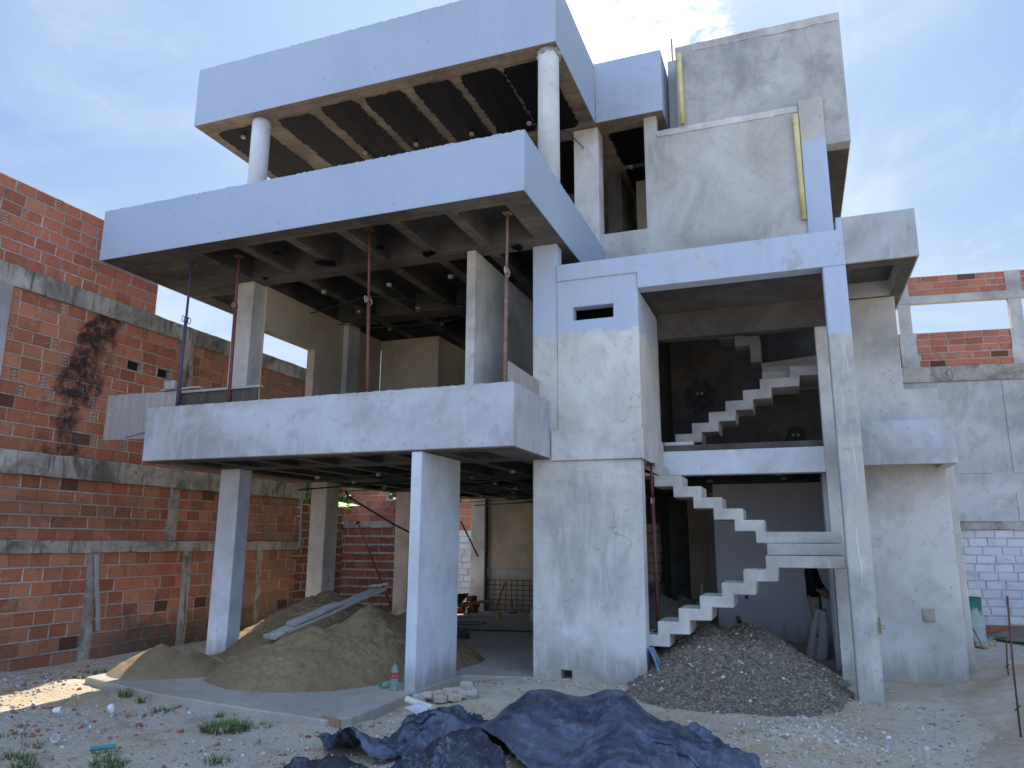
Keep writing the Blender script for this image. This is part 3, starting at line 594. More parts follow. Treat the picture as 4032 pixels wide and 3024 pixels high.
# round columns of the terrace
for x, top in ((-7.96, 1), (-2.9, 0)):
    mb = MB(); mb.tube([(x, 9.1+.05*top, 6.0), (x, 9.1+.05*top, 8.4), (x, 9.1+.05*top, 8.47)], [.155, .15, .165 if not top else .15], 28)
    mb.build('round_column', M['column'], H, smooth=False)
mb = MB()
P_ = np.array([(-2.9+.15*math.cos(a), 9.1+.15*math.sin(a), 8.43) for a in np.linspace(0, 6.28, 34)])+RNG.uniform(-.02, .02, (34, 3))
pebbles('broken_collar', P_, np.full(34, .045), np.full((34, 3), .36), M['stones'], H)
for f in [o for o in H.children if o.name.startswith('round_column')]:
    for p in f.data.polygons: p.use_smooth = len(p.vertices) == 4
# pipes
def elbowpipe(x, z0, z1):
    mb = MB(); pts = [(x, 11.33, z1-.06), (x, 11.26, z1-.01), (x, 11.20, z1-.03), (x, 11.185, z1-.1), (x+.004, 11.19, (z0+z1)/2), (x+.008, 11.19, z0)]
    mb.tube(pts, [.038, .042, .045, .045, .038, .038], 14).tube([(x, 11.186, z1-.19), (x, 11.186, z1-.1)], .045, 14)
    return mb.build('drain_pipe', M['pvc_yellow'], H, smooth=True)
elbowpipe(.385, 6.30, 8.02); elbowpipe(-1.31, 8.22, 9.5)
# services under the slabs
def conduit(pts, mat='pvc_green', r=.009): return MB().tube(pts, r, 7).build('conduit', M[mat], H, smooth=True)
def jbox(x, y, z, s=.05):
    o = MB(); o.tube([(x, y, z), (x, y, z-.04)], s*.8, 12); return o.build('junction_box', M['box_white'], H)
for x, y in ((-6.84, 9.72), (-5.67, 9.55), (-6.83, 10.73), (-6.99, 12.0), (-4.6, 10.49), (-4.69, 11.67), (-4.75, 12.81), (-6.31, 14.9), (-5.8, 15.6), (-3.63, 9.69), (-5.2, 13.9)): jbox(x, y, 2.56)
for x, y in ((-1.55, 11.4), (-1.25, 12.2), (-.2, 11.3), (-.15, 11.9)): jbox(x, y, 2.57, .06)
for x, y in ((-6.8, 9.54), (-6.84, 10.62), (-5.65, 9.59), (-5.77, 10.77), (-4.6, 9.58), (-5.8, 11.76), (-6.87, 11.75)): jbox(x, y, 5.48)
for x, y in ((-3.75, 10.69), (-4.79, 10.67), (-5.85, 10.65), (-6.85, 10.59), (-8.55, 9.4), (-2.46, 12.75), (-3.35, 12.6)): jbox(x, y, 8.46)
conduit([(-6.75, 9.72, 2.53), (-5.7, 9.55, 2.54), (-4.2, 9.45, 2.54)]); conduit([(-6.83, 10.73, 2.53), (-5, 10.55, 2.53), (-3.2, 10.4, 2.53)])
conduit([(-7.93, 10.74, 2.44), (-6.4, 10.62, 2.50), (-4.6, 10.4, 2.52)], 'conduit_dark', .014)
conduit([(-8.0, 12.1, 2.5), (-6.99, 12.0, 2.52), (-5.3, 11.9, 2.52), (-3.3, 11.7, 2.53)])
for i in range(11):
    y = 9.7+.62*i+RNG.uniform(-.15, .15); a = RNG.uniform(-.25, .25)
    conduit([(-5.6, y-a, 2.5+RNG.uniform(-.05, .03)), (-4.5, y+RNG.uniform(-.1, .1), 2.48+RNG.uniform(-.05, .03)), (-3.2, y+a, 2.52)], 'pvc_green' if i % 2 else 'conduit_dark', .012)
conduit([(-6.9, 15.9, 2.40), (-5.8, 15.5, 2.42), (-4.4, 15.2, 2.46)], 'conduit_dark', .014); conduit([(-7.0, 15.2, 2.43), (-5.0, 14.6, 2.46), (-3.3, 14.9, 2.5)])
for y in (11.2, 11.5, 12.3): conduit([(-2.0, y, 2.53), (-.5, y+.05, 2.52), (.6, y-.04, 2.53)], 'conduit_dark')
conduit([(-8.1, 10.45, 5.40), (-6.24, 9.94, 5.46), (-4.94, 10.92, 5.47)]); conduit([(-6.8, 9.54, 5.46), (-6.84, 10.62, 5.46), (-6.87, 11.75, 5.46)], 'conduit_dark')
conduit([(-5.65, 9.59, 5.46), (-5.77, 10.77, 5.46), (-5.8, 11.76, 5.46), (-6.87, 11.75, 5.46)]); conduit([(-7.72, 11.02, 5.46), (-7.15, 11.47, 5.44), (-5.9, 11.7, 5.45), (-4.6, 10.6, 5.46), (-4.05, 10.2, 5.46)])
conduit([(-7.2, 11.5, 5.42), (-5.8, 11.6, 5.44), (-4.1, 11.2, 5.45)]); conduit([(-4.6, 9.58, 5.46), (-4.05, 9.5, 5.46)]); conduit([(-6.6, 11.9, 5.40), (-4.9, 11.3, 5.44), (-4.05, 11.5, 5.45)], 'conduit_dark')
conduit([(-3.75, 10.69, 8.44), (-3.2, 11.1, 8.40), (-2.95, 11.2, 8.1)]); conduit([(-4.79, 10.67, 8.44), (-4.5, 11.9, 8.45)]); conduit([(-6.85, 10.59, 8.44), (-6.7, 11.8, 8.45)])
conduit([(-3.3, 12.0, 8.43), (-3.1, 11.9, 8.0), (-3.05, 11.9, 7.3), (-3.0, 11.9, 6.4)]); conduit([(-3.35, 12.6, 8.43), (-3.2, 12.4, 7.9), (-3.15, 12.2, 6.8)]); conduit([(-2.46, 12.75, 8.46), (-1.9, 12.6, 8.46)])
for x, y in ((-7.775, 11.55), (-7.775, 11.62)): pass
for z in (.62, .10+.0):
    sol('outlet_box', M['box_white'], H, [(-7.7799, -7.772, 11.50, 11.58, z+.25, z+.36)], [(-7.7799, -7.772, 11.515, 11.565, z+.265, z+.345)], bevel=0)
# hanging diagonal rods near the yard
MB().tube([(-7.75, 11.9, 2.5), (-7.7, 11.95, 2.38), (-7.0, 12.4, 1.9), (-6.05, 12.9, 1.38)], .018, 8).build('bent_conduit', M['conduit_dark'], H, smooth=True)
MB().tube([(-7.45, 16.4, 2.05), (-6.95, 16.3, 1.25)], .02, 8).build('bent_conduit', M['conduit_dark'], H, smooth=True)
MB().tube([(-.98, 13.84, .12), (-1.0, 13.0, .42)], .04, 10).build('waste_pipe', M['prop_rust'], H)
# ------------------------------------------------------------ ground
def bump(x, y, cx, cy_, sx, sy_, h, p=1.):
    return h*np.exp(-(((x-cx)/sx)**2+((y-cy_)/sy_)**2)**p)
def zg(x, y):
    x = np.asarray(x, float); y = np.asarray(y, float)
    b = -.10+.09*sst(x, -4.1, -3.3)*sst(y, 6.4, 7.9)+.03*sst(x, 1.2, 3)*(1-sst(y, 6.4, 7.9))
    ed = np.abs(y-(6.3-.16*(x+4.1)))*np.where((x < -3.9) & (x > -8.6), 1, 9)
    b = b+.05*np.exp(-(ed/.35)**2)*fbm(x, y, 1.7, 3)+.045*(fbm(x, y, .9, 4)-.5)+.02*(fbm(x, y, 6, 3)-.5)
    b = b+bump(x, y, -.1, 7.35, .42, .28, .10)+bump(x, y, -2.2, 5.35, .75, .5, .20)
    return b
def grid(xs, ys, zf):
    X, Y = np.meshgrid(xs, ys); Z = zf(X, Y); n, m_ = X.shape
    V = np.stack([X, Y, Z], -1).reshape(-1, 3); i = np.arange(n*m_).reshape(n, m_)
    F = np.stack([i[:-1, :-1], i[:-1, 1:], i[1:, 1:], i[1:, :-1]], -1).reshape(-1, 4)
    return V, F
far = np.array([14, 20, 30, 50, 90, 160, 400.])
xs = np.concatenate([-far[::-1]-1, np.arange(-11, 4.6, .045), far[::1]*1.]); ys = np.concatenate([-far[::-1], np.linspace(-8, 3.4, 14), np.arange(3.5, 11.6, .045), np.linspace(11.7, 20, 60), far[2:]])
xs = np.unique(xs); ys = np.unique(ys)
V, F = grid(xs, ys, lambda x, y: zg(x, y)+.012*(fbm(x, y, 19, 3)-.5)-.02*sst(np.hypot(x, y), 30, 100))
tag(link('ground', fastmesh('ground', V, F), M['ground'], smooth=True), 'pale rubble strewn building site ground', None, kind='structure')
del bpy.data.objects['ground']['label']
apron = [(-8.03, 7.01), (-7.3, 6.80), (-6.5, 6.57), (-5.8, 6.46), (-5.07, 6.35), (-4.6, 6.30), (-4.14, 6.22), (-3.99, 6.42), (-4.0, 7.0), (-4.02, 7.66), (-3.95, 8.85), (-3.1, 9.02), (-1.74, 9.2), (-.4, 9.75), (.4, 10.45), (1.78, 10.6), (1.78, 19.1), (-3.1, 19.1), (-3.1, 17.1), (-8.2, 17.1), (-8.2, 11), (-8.08, 8.9)]
o = MB().prism(apron, -.35, 0., 'z').build('floor_slab', M['slab'], bevel=.012); tag(o, kind='structure')
o = MB().prism([(1.79, 11.32), (2.2, 11.1), (2.62, 12.65), (3.1, 14.3), (3.1, 15.9), (1.79, 15.9)], -.3, .0, 'z').build('concrete_path', M['slab'], bevel=.012); tag(o, kind='structure')
# ------------------------------------------------------------ brickwork
def mapsolid(mb_, mapf):
    mb_.V = [mapf(a, c, b) for (a, b, c) in mb_.V]; return mb_          # solid built in (u, depth, v)
def brickwork(parent, mapf, u0, u1, v0, v1, mat, mort, L=.30, course=.18, gap=.018, ends=.04, holes=(), ridge=.010, blob=.0, rough=.006, tooth=None, thick=.12, dark=.02, vgap=.75):
    mb = MB(); tints = []; mo = MB(); cuts = []
    nrow = max(1, round((v1-v0)/course)); ch = (v1-v0)/nrow
    def brick(a, b, c, d, tint, e=None):
        n0 = len(mb.V); out = RNG.uniform(-rough, rough*1.6); ti = RNG.uniform(-.004, .004)
        if e:
            w = b-a; h = d-c; q = solid([(a, b, -.07, out, c, d)], [(a+w*.14, a+w*.86, -.055, out, c+h*(.10+.30*i), c+h*(.10+.30*i+.22)) for i in range(3)]+([])); mapsolid(q, mapf); mb.add(q.V, q.F); tints.extend([tint]*len(q.V)); n0 = len(mb.V); tint = (0, 1.3, 0)
            for i in range(3): mb.add([mapf(uu, vv, -.02) for uu, vv in ((a+w*.14, c+h*(.10+.30*i)), (a+w*.86, c+h*(.10+.30*i)), (a+w*.86, c+h*(.10+.30*i+.22)), (a+w*.14, c+h*(.10+.30*i+.22)))], [(0, 1, 2, 3)])  # dark quads inside the brick holes put shade there by colour
        else:
            j = lambda: RNG.uniform(-.004, .004); ch_ = .004
            P = [(a, c, -.07), (b, c, -.07), (b, d, -.07), (a, d, -.07), (a+j(), c+j(), out-ch_), (b+j(), c+j(), out+ti-ch_), (b+j(), d+j(), out+ti-ch_), (a+j(), d+j(), out-ch_)]
            P += [(p[0]+(.005 if i in (0, 3) else -.005), p[1]+(.005 if i in (0, 1) else -.005), p[2]+ch_) for i, p in enumerate(P[4:8])]
            mb.add([mapf(p[0], p[1], p[2]) for p in P], [(0, 3, 2, 1), (0, 1, 5, 4), (1, 2, 6, 5), (2, 3, 7, 6), (3, 0, 4, 7), (4, 5, 9, 8), (5, 6, 10, 9), (6, 7, 11, 10), (7, 4, 8, 11), (8, 9, 10, 11)])
        tints.extend([tint]*(len(mb.V)-n0))
    for r in range(nrow):
        c = v0+ch*r+gap/2; d = v0+ch*(r+1)-gap/2
        u = u0-RNG.uniform(0, L) if r % 2 else u0-RNG.uniform(0, L*.5)
        lo, hi = (u0, u1) if tooth is None else tooth(r, nrow)
        while u < hi:
            isend = RNG.random() < ends
            w = .105 if isend else L-gap+RNG.uniform(-.02, .012)
            a, b = max(u, lo), min(u+w, hi)
            if b-a > .05 and any(a < h[0] < b and c < h[1] < d for h in holes): cuts.append((a, b, c, d))
            elif b-a > .05:
                tn = (RNG.random(), 1. if RNG.random() < dark else RNG.uniform(0, .22), 0)
                brick(a, b, c+RNG.uniform(-.004, .004), d+RNG.uniform(-.004, .004), tn, isend and b-a > .09)
                if RNG.random() < vgap and b < hi-.02:          # vertical joint
                    n0 = len(mo.V); g0 = b-.004; g1 = b+gap+.004; k = 4
                    Vv = []
                    for i in range(k+1):
                        vv = c+(d-c)*i/k; Vv += [mapf(g0-RNG.uniform(0, .008), vv, -.012), mapf((g0+g1)/2, vv, RNG.uniform(-.006, ridge)), mapf(g1+RNG.uniform(0, .008), vv, -.012)]
                    mo.add(Vv, [(3*i+q, 3*i+q+1, 3*i+q+4, 3*i+q+3) for i in range(k) for q in range(2)])
            u += w+gap
        # bed joint
        if r < nrow:
            vv = v0+ch*r; n = max(2, int((hi-lo)/.05)); Vv = []
            nn = fbm(np.arange(n+1)*.35+r*31, np.full(n+1, r*7.7), 1., 3); n2 = fbm(np.arange(n+1)*.8+r*11, np.full(n+1, r*3.1+50), 1., 3)
            for i in range(n+1):
                uu = lo+(hi-lo)*i/n; rg = ridge*(.2+1.2*nn[i])+blob*max(0, n2[i]-.5)*3; hh = gap*.5+.016*nn[i]+blob*.6*max(0, n2[i]-.5)*3
                Vv += [mapf(uu, vv-hh-RNG.uniform(0, .006)-blob*.5*n2[i], -.014), mapf(uu, vv-hh*.3-blob*.3, rg), mapf(uu, vv+gap*.3, rg*.6), mapf(uu, vv+gap*.5+.012*n2[i], -.014)]
            mo.add(Vv, [(4*i+q, 4*i+q+1, 4*i+q+5, 4*i+q+4) for i in range(n) for q in range(3)])
    q = mapsolid(solid([(u0, u1, -thick, -.013, v0, v1)] if tooth is None else [(tooth(r, nrow)[0], tooth(r, nrow)[1], -thick, -.013, v0+ch*r, v0+ch*(r+1)) for r in range(nrow)], [(h[0], h[1], -thick, -.013, h[2], h[3]) for h in cuts]), mapf)
    o = mb.build('brick_panel', mat, parent); settint(o.data, tints)
    mo.build('mortar_joints', mort, o, recalc=False, smooth=False); q.build('mortar_bed', mort, o)
    return o
def roughbar(parent, name, mapf, u0, u1, v0, v1, out, mat, back=-.12, jag=.012, step=.08):
    """cast beam or pillar with uneven faces and edges, along its longer side"""
    nu = max(2, int((u1-u0)/step)); nv = max(2, int((v1-v0)/step)); V = []; F = []
    A, B = np.meshgrid(np.linspace(u0, u1, nu+1), np.linspace(v0, v1, nv+1)); nz_ = fbm(A*3, B*3, 2.3, 4)-.5; n2 = fbm(A+30, B+9, 5., 3)-.5
    for j in range(nv+1):
        for i in range(nu+1):
            u, v = A[j, i], B[j, i]
            if j in (0, nv): v += n2[j, i]*jag*2.4
            if i in (0, nu): u += n2[j, i]*jag*2.4
            V.append(mapf(u, v, out+nz_[j, i]*jag*1.6))
    f = lambda i, j: j*(nu+1)+i
    F = [(f(i, j), f(i+1, j), f(i+1, j+1), f(i, j+1)) for j in range(nv) for i in range(nu)]
    ring = [f(i, 0) for i in range(nu)]+[f(nu, j) for j in range(nv)]+[f(i, nv) for i in range(nu, 0, -1)]+[f(0, j) for j in range(nv, 0, -1)]
    n0 = len(V); co = [(u0, v0), (u1, v0), (u1, v1), (u0, v1)]
    for k in ring:
        i, j = k % (nu+1), k//(nu+1); V.append(mapf(A[j, i], B[j, i], back))
    n = len(ring); F += [(ring[k], n0+k, n0+(k+1) % n, ring[(k+1) % n]) for k in range(n)]; F.append(tuple(n0+k for k in range(n)))
    return MB().add(V, F).build(name, mat, parent)
roughbar(H, 'wall_cap', lambda u, v, d: (u, 11.25-d, v), -1.73, .43, 8.09, 8.19, .012, M['plaster'], back=-.01, jag=.014)
roughbar(H, 'tank_cap', lambda u, v, d: (u, 11.272-d, v), -1.1, 1.12, 9.53, 9.66, .008, M['raw_light'], back=-.01, jag=.02)
LW = thing('brick_wall', (-9.7, 8.5, 0), 'tall old red clay block wall on the left with stained concrete beams and a black soot streak', 'wall')
ml = lambda u, v, d: (-9.7+d, u, v)
brickwork(LW, ml, 3.6, 8.29, -.12, 1.41, M['brick_left'], M['mortar'], ends=.015, ridge=.013, blob=.006, rough=.008)
brickwork(LW, ml, 8.48, 10.12, -.12, 1.41, M['brick_left'], M['mortar'], ends=.015, ridge=.013, blob=.006, rough=.008)
brickwork(LW, ml, 10.3, 12.0, -.12, 1.41, M['brick_left'], M['mortar'], ends=.015, ridge=.013, blob=.006, rough=.008)
brickwork(LW, ml, 12.15, 13.2, -.12, 1.41, M['brick_left'], M['mortar'], ends=.015, tooth=lambda r, n: (12.15, 13.2-.25*max(0, 4-r*.9)*0-.14*(r % 2)))
brickwork(LW, ml, 3.6, 9.70, 1.57, 2.44, M['brick_left'], M['mortar'], ridge=.016, blob=.012)
brickwork(LW, ml, 9.90, 13.2, 1.57, 2.44, M['brick_left'], M['mortar'], ridge=.016, blob=.012)
brickwork(LW, ml, 6.60, 9.70, 2.75, 4.94, M['brick_left'], M['mortar'], ends=.07, holes=[(8.6, 4.34), (9.46, 4.34)], ridge=.012, dark=.04)
brickwork(LW, ml, 3.6, 6.2, 2.75, 4.94, M['brick_left'], M['mortar'], ends=.07)
brickwork(LW, ml, 9.92, 13.4, 2.75, 4.94, M['brick_left'], M['mortar'], ends=.06)
op = brickwork(LW, ml, 3.6, 9.0, 5.22, 6.42, M['brick_new'], M['mortar_clean'], ends=.035, ridge=.006, dark=0., course=.172)
MB().box(-9.85, -9.838, 8.3, 9.7, 4.1, 4.6).build('hole_shade_plate', M['conduit_dark'], LW)  # dark plate behind the wall holes, standing in for the shade inside
roughbar(LW, 'ring_beam', ml, 3.6, 13.3, 2.44, 2.75, .07, M['ring'])
roughbar(LW, 'ring_beam', ml, 3.6, 13.2, 1.41, 1.57, .04, M['ring'])
roughbar(LW, 'ring_beam', ml, 3.6, 13.6, 4.94, 5.22, .03, M['ring'])
for (a, b_, c, d, k) in ((8.29, 8.48, -.12, 1.41, .015), (10.12, 10.3, -.12, 1.41, .02), (12.0, 12.15, -.12, 1.41, .01), (9.70, 9.90, 1.57, 2.44, .02), (9.70, 9.92, 2.75, 4.94, .02)):
    roughbar(LW, 'wall_pillar', ml, a, b_, c, d, k, M['ring'], jag=.02)
roughbar(LW, 'wall_pillar', ml, 6.2, 6.6, 2.75, 4.94, .035, M['raw_light'], jag=.012)
brickwork(LW, lambda u, v, d: (-9.76+d, u, v), 12.9, 15.0, -.12, 2.35, M['brick_rear'], M['mortar_clean'], ridge=.02, blob=.03, ends=.02)
RW = thing('rear_yard_wall', (-8.5, 15, 0), 'dull brick yard wall with thick squeezed mortar seen between the columns', 'wall')
mr = lambda u, v, d: (u, 15.0-d, v)
brickwork(RW, mr, -9.9, -7.05, -.12, 1.89, M['brick_rear'], M['mortar_clean'], ridge=.03, blob=.07, ends=.01)
roughbar(RW, 'ring_beam', mr, -9.9, -7.05, 1.89, 2.03, .03, M['raw'])
brickwork(RW, mr, -9.68, -8.40, 2.03, 2.50, M['brick_new'], M['mortar_clean'], ends=.06, tooth=lambda r, n: (-9.66+.1*r+.25*(r > 1), -8.40-.08*(r % 2)), course=.16)
FW = thing('far_brick_wall', (-12, 19, 0), 'sunlit pink brick wall far behind the yard beside the banana leaves', 'wall')
brickwork(FW, lambda u, v, d: (u, 19.0-d, v), -14.5, -11.0, 0, 3.6, M['brick_new'], M['mortar_clean'], ends=.02)
brickwork(FW, lambda u, v, d: (u, 19.4-d, v), -9.05, -5.6, 0, 1.9, M['brick_white'], M['mortar_white'], ends=.0)
brickwork(FW, lambda u, v, d: (u, 19.4-d, v), -9.05, -5.6, 1.9, 3.4, M['brick_new'], M['mortar_clean'], ends=.02)
# wooden stud on the left wall and at the corner
def board(name, p0, p1, w, th, mat, label, cat, group=None, up=(0, 0, 1)):
    p0, p1 = Vector(p0), Vector(p1); d = (p1-p0); L = d.length; d.normalize(); upv_ = Vector(up); s = d.cross(upv_).normalized(); n = s.cross(d).normalized()
    Mx = Matrix((( d.x, s.x, n.x, 0), (d.y, s.y, n.y, 0), (d.z, s.z, n.z, 0), (0, 0, 0, 1)))
    me = MB(); k = 8
    V = []; F = []
    for i in range(k+1):
        t_ = i/k
        for a, b_ in ((-.5, 0), (.5, 0), (.5, 1), (-.5, 1)):
            e = .004
            V.append((L*t_, w*a+RNG.uniform(-e, e), th*b_+.004*math.sin(i*1.3)))
    for i in range(k):
        for q in range(4): F.append((4*i+q, 4*i+(q+1) % 4, 4*i+4+(q+1) % 4, 4*i+4+q))
    F += [(3, 2, 1, 0), (4*k, 4*k+1, 4*k+2, 4*k+3)]
    V = [tuple(Mx @ Vector(v)) for v in V]; me.add(V, F)
    o = bpy.data.objects.new(name, None)
    ms = mesh(name, me.V, me.F); fixn(ms); bpy.data.objects.remove(o)
    o = link(name, ms, mat); o.location = p0; bev(o, .003)
    return tag(o, label, cat, group)
board('timber_stud', (-9.63, 8.34, 1.38), (-9.60, 8.50, .30), .06, .03, M['plank_grey'], 'narrow split timber leaning on the left brick wall beside its rough pillar', 'timber', up=(1, 0, 0))
board('timber_stud', (-9.66, 13.2, 2.42), (-9.66, 13.22, 1.45), .05, .03, M['plank_grey'], 'thin upright timber strip near the far end of the left brick wall', 'timber', up=(1, 0, 0))
# ------------------------------------------------------------ right neighbour
NW = thing('neighbour_building', (4, 16, 0), 'neighbouring grey rendered wall with open brick frame on top and whitewashed blocks below', 'building')
mn = lambda u, v, d: (u, 16+.116*(u-3)-d, v)
def nsol(name, mat, adds, subs=(), bevel=.006):
    q = mapsolid(solid([(a, b_, -e, -d, c, f) for (a, b_, d, e, c, f) in adds], [(a, b_, -e, -d, c, f) for (a, b_, d, e, c, f) in subs]), mn)
    return q.build(name, mat, NW, bevel=bevel)
nsol('rendered_wall', M['neighbour'], [(.8, 9, .0, .2, 2.0, 4.64)])
pn = []
for a, b_ in ((.8, 3.47), (3.77, 5.6), (5.9, 9)):
    for c, d in ((2.01, 2.52), (2.88, 4.62)): pn.append((a, b_, -.012, .0, c, d))
nsol('render_panel', M['neighbour'], pn, bevel=.004)
roughbar(NW, 'ring_beam', mn, .8, 9, 4.64, 4.93, .03, M['ring'])
for a, b_ in ((1.0, 2.12), (2.42, 4.02), (4.30, 7)): brickwork(NW, mn, a, b_, 4.93, 5.62, M['brick_new'], M['mortar_clean'], ends=0, ridge=.006, course=.138, L=.30, dark=.03)
for a, b_ in ((2.36, 4.05), (4.32, 7)): brickwork(NW, mn, a, b_, 6.37, 6.77, M['brick_new'], M['mortar_clean'], ends=0, ridge=.006, course=.133, L=.32, dark=.03)
for a, b_ in ((2.12, 2.42), (4.02, 4.30)): roughbar(NW, 'frame_pillar', mn, a, b_, 4.93, 5.62, .015, M['raw_light'], jag=.015)
for a, b_, c, d in ((2.14, 2.36, 5.62, 6.22), (4.06, 4.28, 5.62, 6.22), (2.1, 2.36, 6.37, 6.77), (4.05, 4.32, 6.37, 6.77)): roughbar(NW, 'frame_pillar', mn, a, b_, c, d, .01, M['raw_light'], jag=.006)
roughbar(NW, 'frame_beam', mn, 1.6, 7, 6.22, 6.37, .02, M['raw_light'], jag=.01)
roughbar(NW, 'stained_coping', mn, 1.0, 9, 1.86, 2.0, .03, M['ring'], jag=.015)
brickwork(NW, mn, 1.0, 7, .2, 1.86, M['brick_white'], M['mortar_white'], ends=0, ridge=.004, L=.31, course=.155, rough=.004)
brickwork(NW, mn, 1.0, 7, -.1, .2, M['brick_rear'], M['mortar'], ends=0, ridge=.012, L=.31, course=.16)
MB().add([mn(a, c, .012) for a, c in ((3.72, .72), (3.82, .72), (3.82, .68), (4.02, .68), (4.02, .80), (3.72, .80))], [(0, 1, 2, 3, 4, 5)]).build('mortar_patch', M['raw'], NW)
# ------------------------------------------------------------ heaps
def inap(x, y):
    return (y > 6.3-.16*(x+4.1)) & (x < -3.98) & (x > -8.05)
def heap(name, x0, x1, y0, y1, st, hf, mat, label, cat, kind=None, disp=.02):
    V, F = grid(np.arange(x0, x1, st), np.arange(y0, y1, st), lambda x, y: hf(x, y))
    b = zg(V[:, 0], V[:, 1])
    keep = V[:, 2] > -.25
    F = F[keep[F].all(1)]
    u, inv = np.unique(F, return_inverse=True); V = V[u]; F = inv.reshape(F.shape)
    return tag(link(name, fastmesh(name, V, F), mat, smooth=True), label, cat, kind=kind)
def cone(x, y, cx, cy_, r, h, pw=1., ex=1., rot=0.):
    c, s = math.cos(rot), math.sin(rot); X = (x-cx)*c+(y-cy_)*s; Y = (-(x-cx)*s+(y-cy_)*c)*ex
    d = np.hypot(X, Y)/r; return h*np.clip(1-d, 0, 1)**pw
def sandh(x, y):
    wx = x+.10*(fbm(x, y, 2.2, 3)-.5); wy = y+.10*(fbm(x+9, y+4, 2.2, 3)-.5)
    a = cone(wx, wy, -5.72, 8.2, 1.2, .56, .85, 1., 0); b = cone(wx, wy, -6.85, 10.2, 1.7, .88, .9); c = cone(wx, wy, -5.35, 9.0, 1.25, .80, .95, .9)
    d = cone(wx, wy, -6.2, 8.5, 1.05, .40, .85); e = cone(wx, wy, -5.15, 9.65, 1.08, .66, .9); f = cone(wx, wy, -5.85, 9.3, 1.2, .56, .9)
    z = np.log(np.exp(11*a)+np.exp(11*b)+np.exp(11*c)+np.exp(11*d)+np.exp(11*e)+np.exp(11*f)-5)/11
    out = z < 1e-4; z = z+(.10*(fbm(x, y, 3.2, 5, .62)-.5)+.08*(fbm(x, y, 11, 5, .7)-.5)+.045*np.maximum(0, fbm(x+7, y, 19, 4, .7)-.5))*sst(z, .005, .15)
    return np.where(out, -.3, z-.022)
heap('sand_heap', -9.2, -3.6, 6.6, 12.2, .022, sandh, M['sand'], 'large heap of brown building sand under the balcony with boards on it', 'sand heap')
def sandh2(x, y):
    wx = x+.06*(fbm(x, y, 4, 3)-.5)
    z = np.maximum(cone(wx, y, -7.5, 7.62, .64, .36, .85, 1.1), cone(wx, y, -7.2, 7.75, .55, .30, .85))
    out = z < 1e-4; z = z+(.03*(fbm(x, y, 8, 4, .6)-.5)+.03*(fbm(x, y, 22, 3)-.5))*sst(z, .0, .1)
    return np.where(out, -.3, z-.02+np.where(inap(x, y), 0, zg(x, y)))
heap('sand_heap', -8.5, -6.4, 6.9, 8.6, .022, sandh2, M['sand'], 'small low mound of sand at the left corner of the concrete apron', 'sand heap')
def gravh(x, y):
    wx = x+.12*(fbm(x, y, 2.5, 3)-.5); wy = y+.12*(fbm(x+5, y+2, 2.5, 3)-.5)
    a = cone(wx, wy, -1.12, 9.75, 1.15, .62, .95); b = cone(wx, wy, -.68, 10.0, 1.15, .66, .95); c = cone(wx, wy, -.52, 9.3, 1.02, .42, .85); d = cone(wx, wy, -1.0, 8.9, .95, .30, .8); e = cone(wx, wy, -.38, 8.75, .72, .16, .7)
    z = np.log(np.exp(12*a)+np.exp(12*b)+np.exp(12*c)+np.exp(12*d)+np.exp(12*e)-4)/12
    out = z < 1e-4; z = z+(.06*(fbm(x, y, 6, 4, .6)-.5))*sst(z, .0, .12)
    return np.where(out, -.3, z-.02+np.where(y < 9.3, zg(x, y), 0))
GH = thing('gravel_heap', (-.7, 9.5, 0), 'heap of dark grey gravel spilling out from under the stairs', 'gravel heap')
V, F = grid(np.arange(-2.3, .9, .03), np.arange(7.8, 11.6, .03), gravh); keep = V[:, 2] > -.25; F = F[keep[F].all(1)]; u, inv = np.unique(F, return_inverse=True)
link('gravel_body', fastmesh('gravel_body', V[u], inv.reshape(F.shape)), M['gravel'], GH, smooth=True)
def scatter(n, x0, x1, y0, y1, hf, size, palette, pw, zmin=-.12, dens=None, power=2.2):
    x = RNG.uniform(x0, x1, n*3); y = RNG.uniform(y0, y1, n*3); z = hf(x, y); k = z > zmin
    if dens is not None: k &= RNG.random(n*3) < dens(x, y)
    x, y, z = x[k][:n], y[k][:n], z[k][:n]; s = size[0]+(size[1]-size[0])*RNG.random(len(x))**power
    pal = np.array(palette); c = pal[RNG.choice(len(pal), len(x), p=pw)]*RNG.uniform(.7, 1.2, (len(x), 1))
    return np.stack([x, y, z+s*.15], 1), s, c
P, s_, c_ = scatter(15000, -2.3, .8, 7.8, 11.4, gravh, (.009, .028), [(.25, .215, .165), (.165, .145, .12), (.32, .27, .20), (.23, .18, .12), (.55, .53, .49)], [.36, .28, .2, .135, .025])
tag(pebbles('gravel_stones', P, s_, c_, M['stones'], GH), kind='stuff')
def gravh2(x, y):
    z = cone(x, y, -2.15, 12.2, 1.5, .85, .9)+.04*(fbm(x, y, 6, 3)-.5); return np.where(z > .01, z, -.3)
heap('gravel_heap', -3.0, -.7, 11, 13.6, .04, gravh2, M['gravel'], 'smaller dark gravel pile in the unlit room behind the stairs', 'gravel heap')
heap('earth_mound', .9, 4.6, 6.3, 12.6, .04, lambda x, y: (lambda z: np.where(z > zg(x, y)-.05, z, -.3))(zg(x, y)-.03+bump(x, y, 3.0, 9.6, 1.0, 1.9, .45)+bump(x, y, 1.75, 6.9, .45, .7, .16)+.02*(fbm(x, y, 9, 4)-.5)), M['earth'], 'low bank of sandy earth along the right edge with rusty rods in it', 'earth bank')
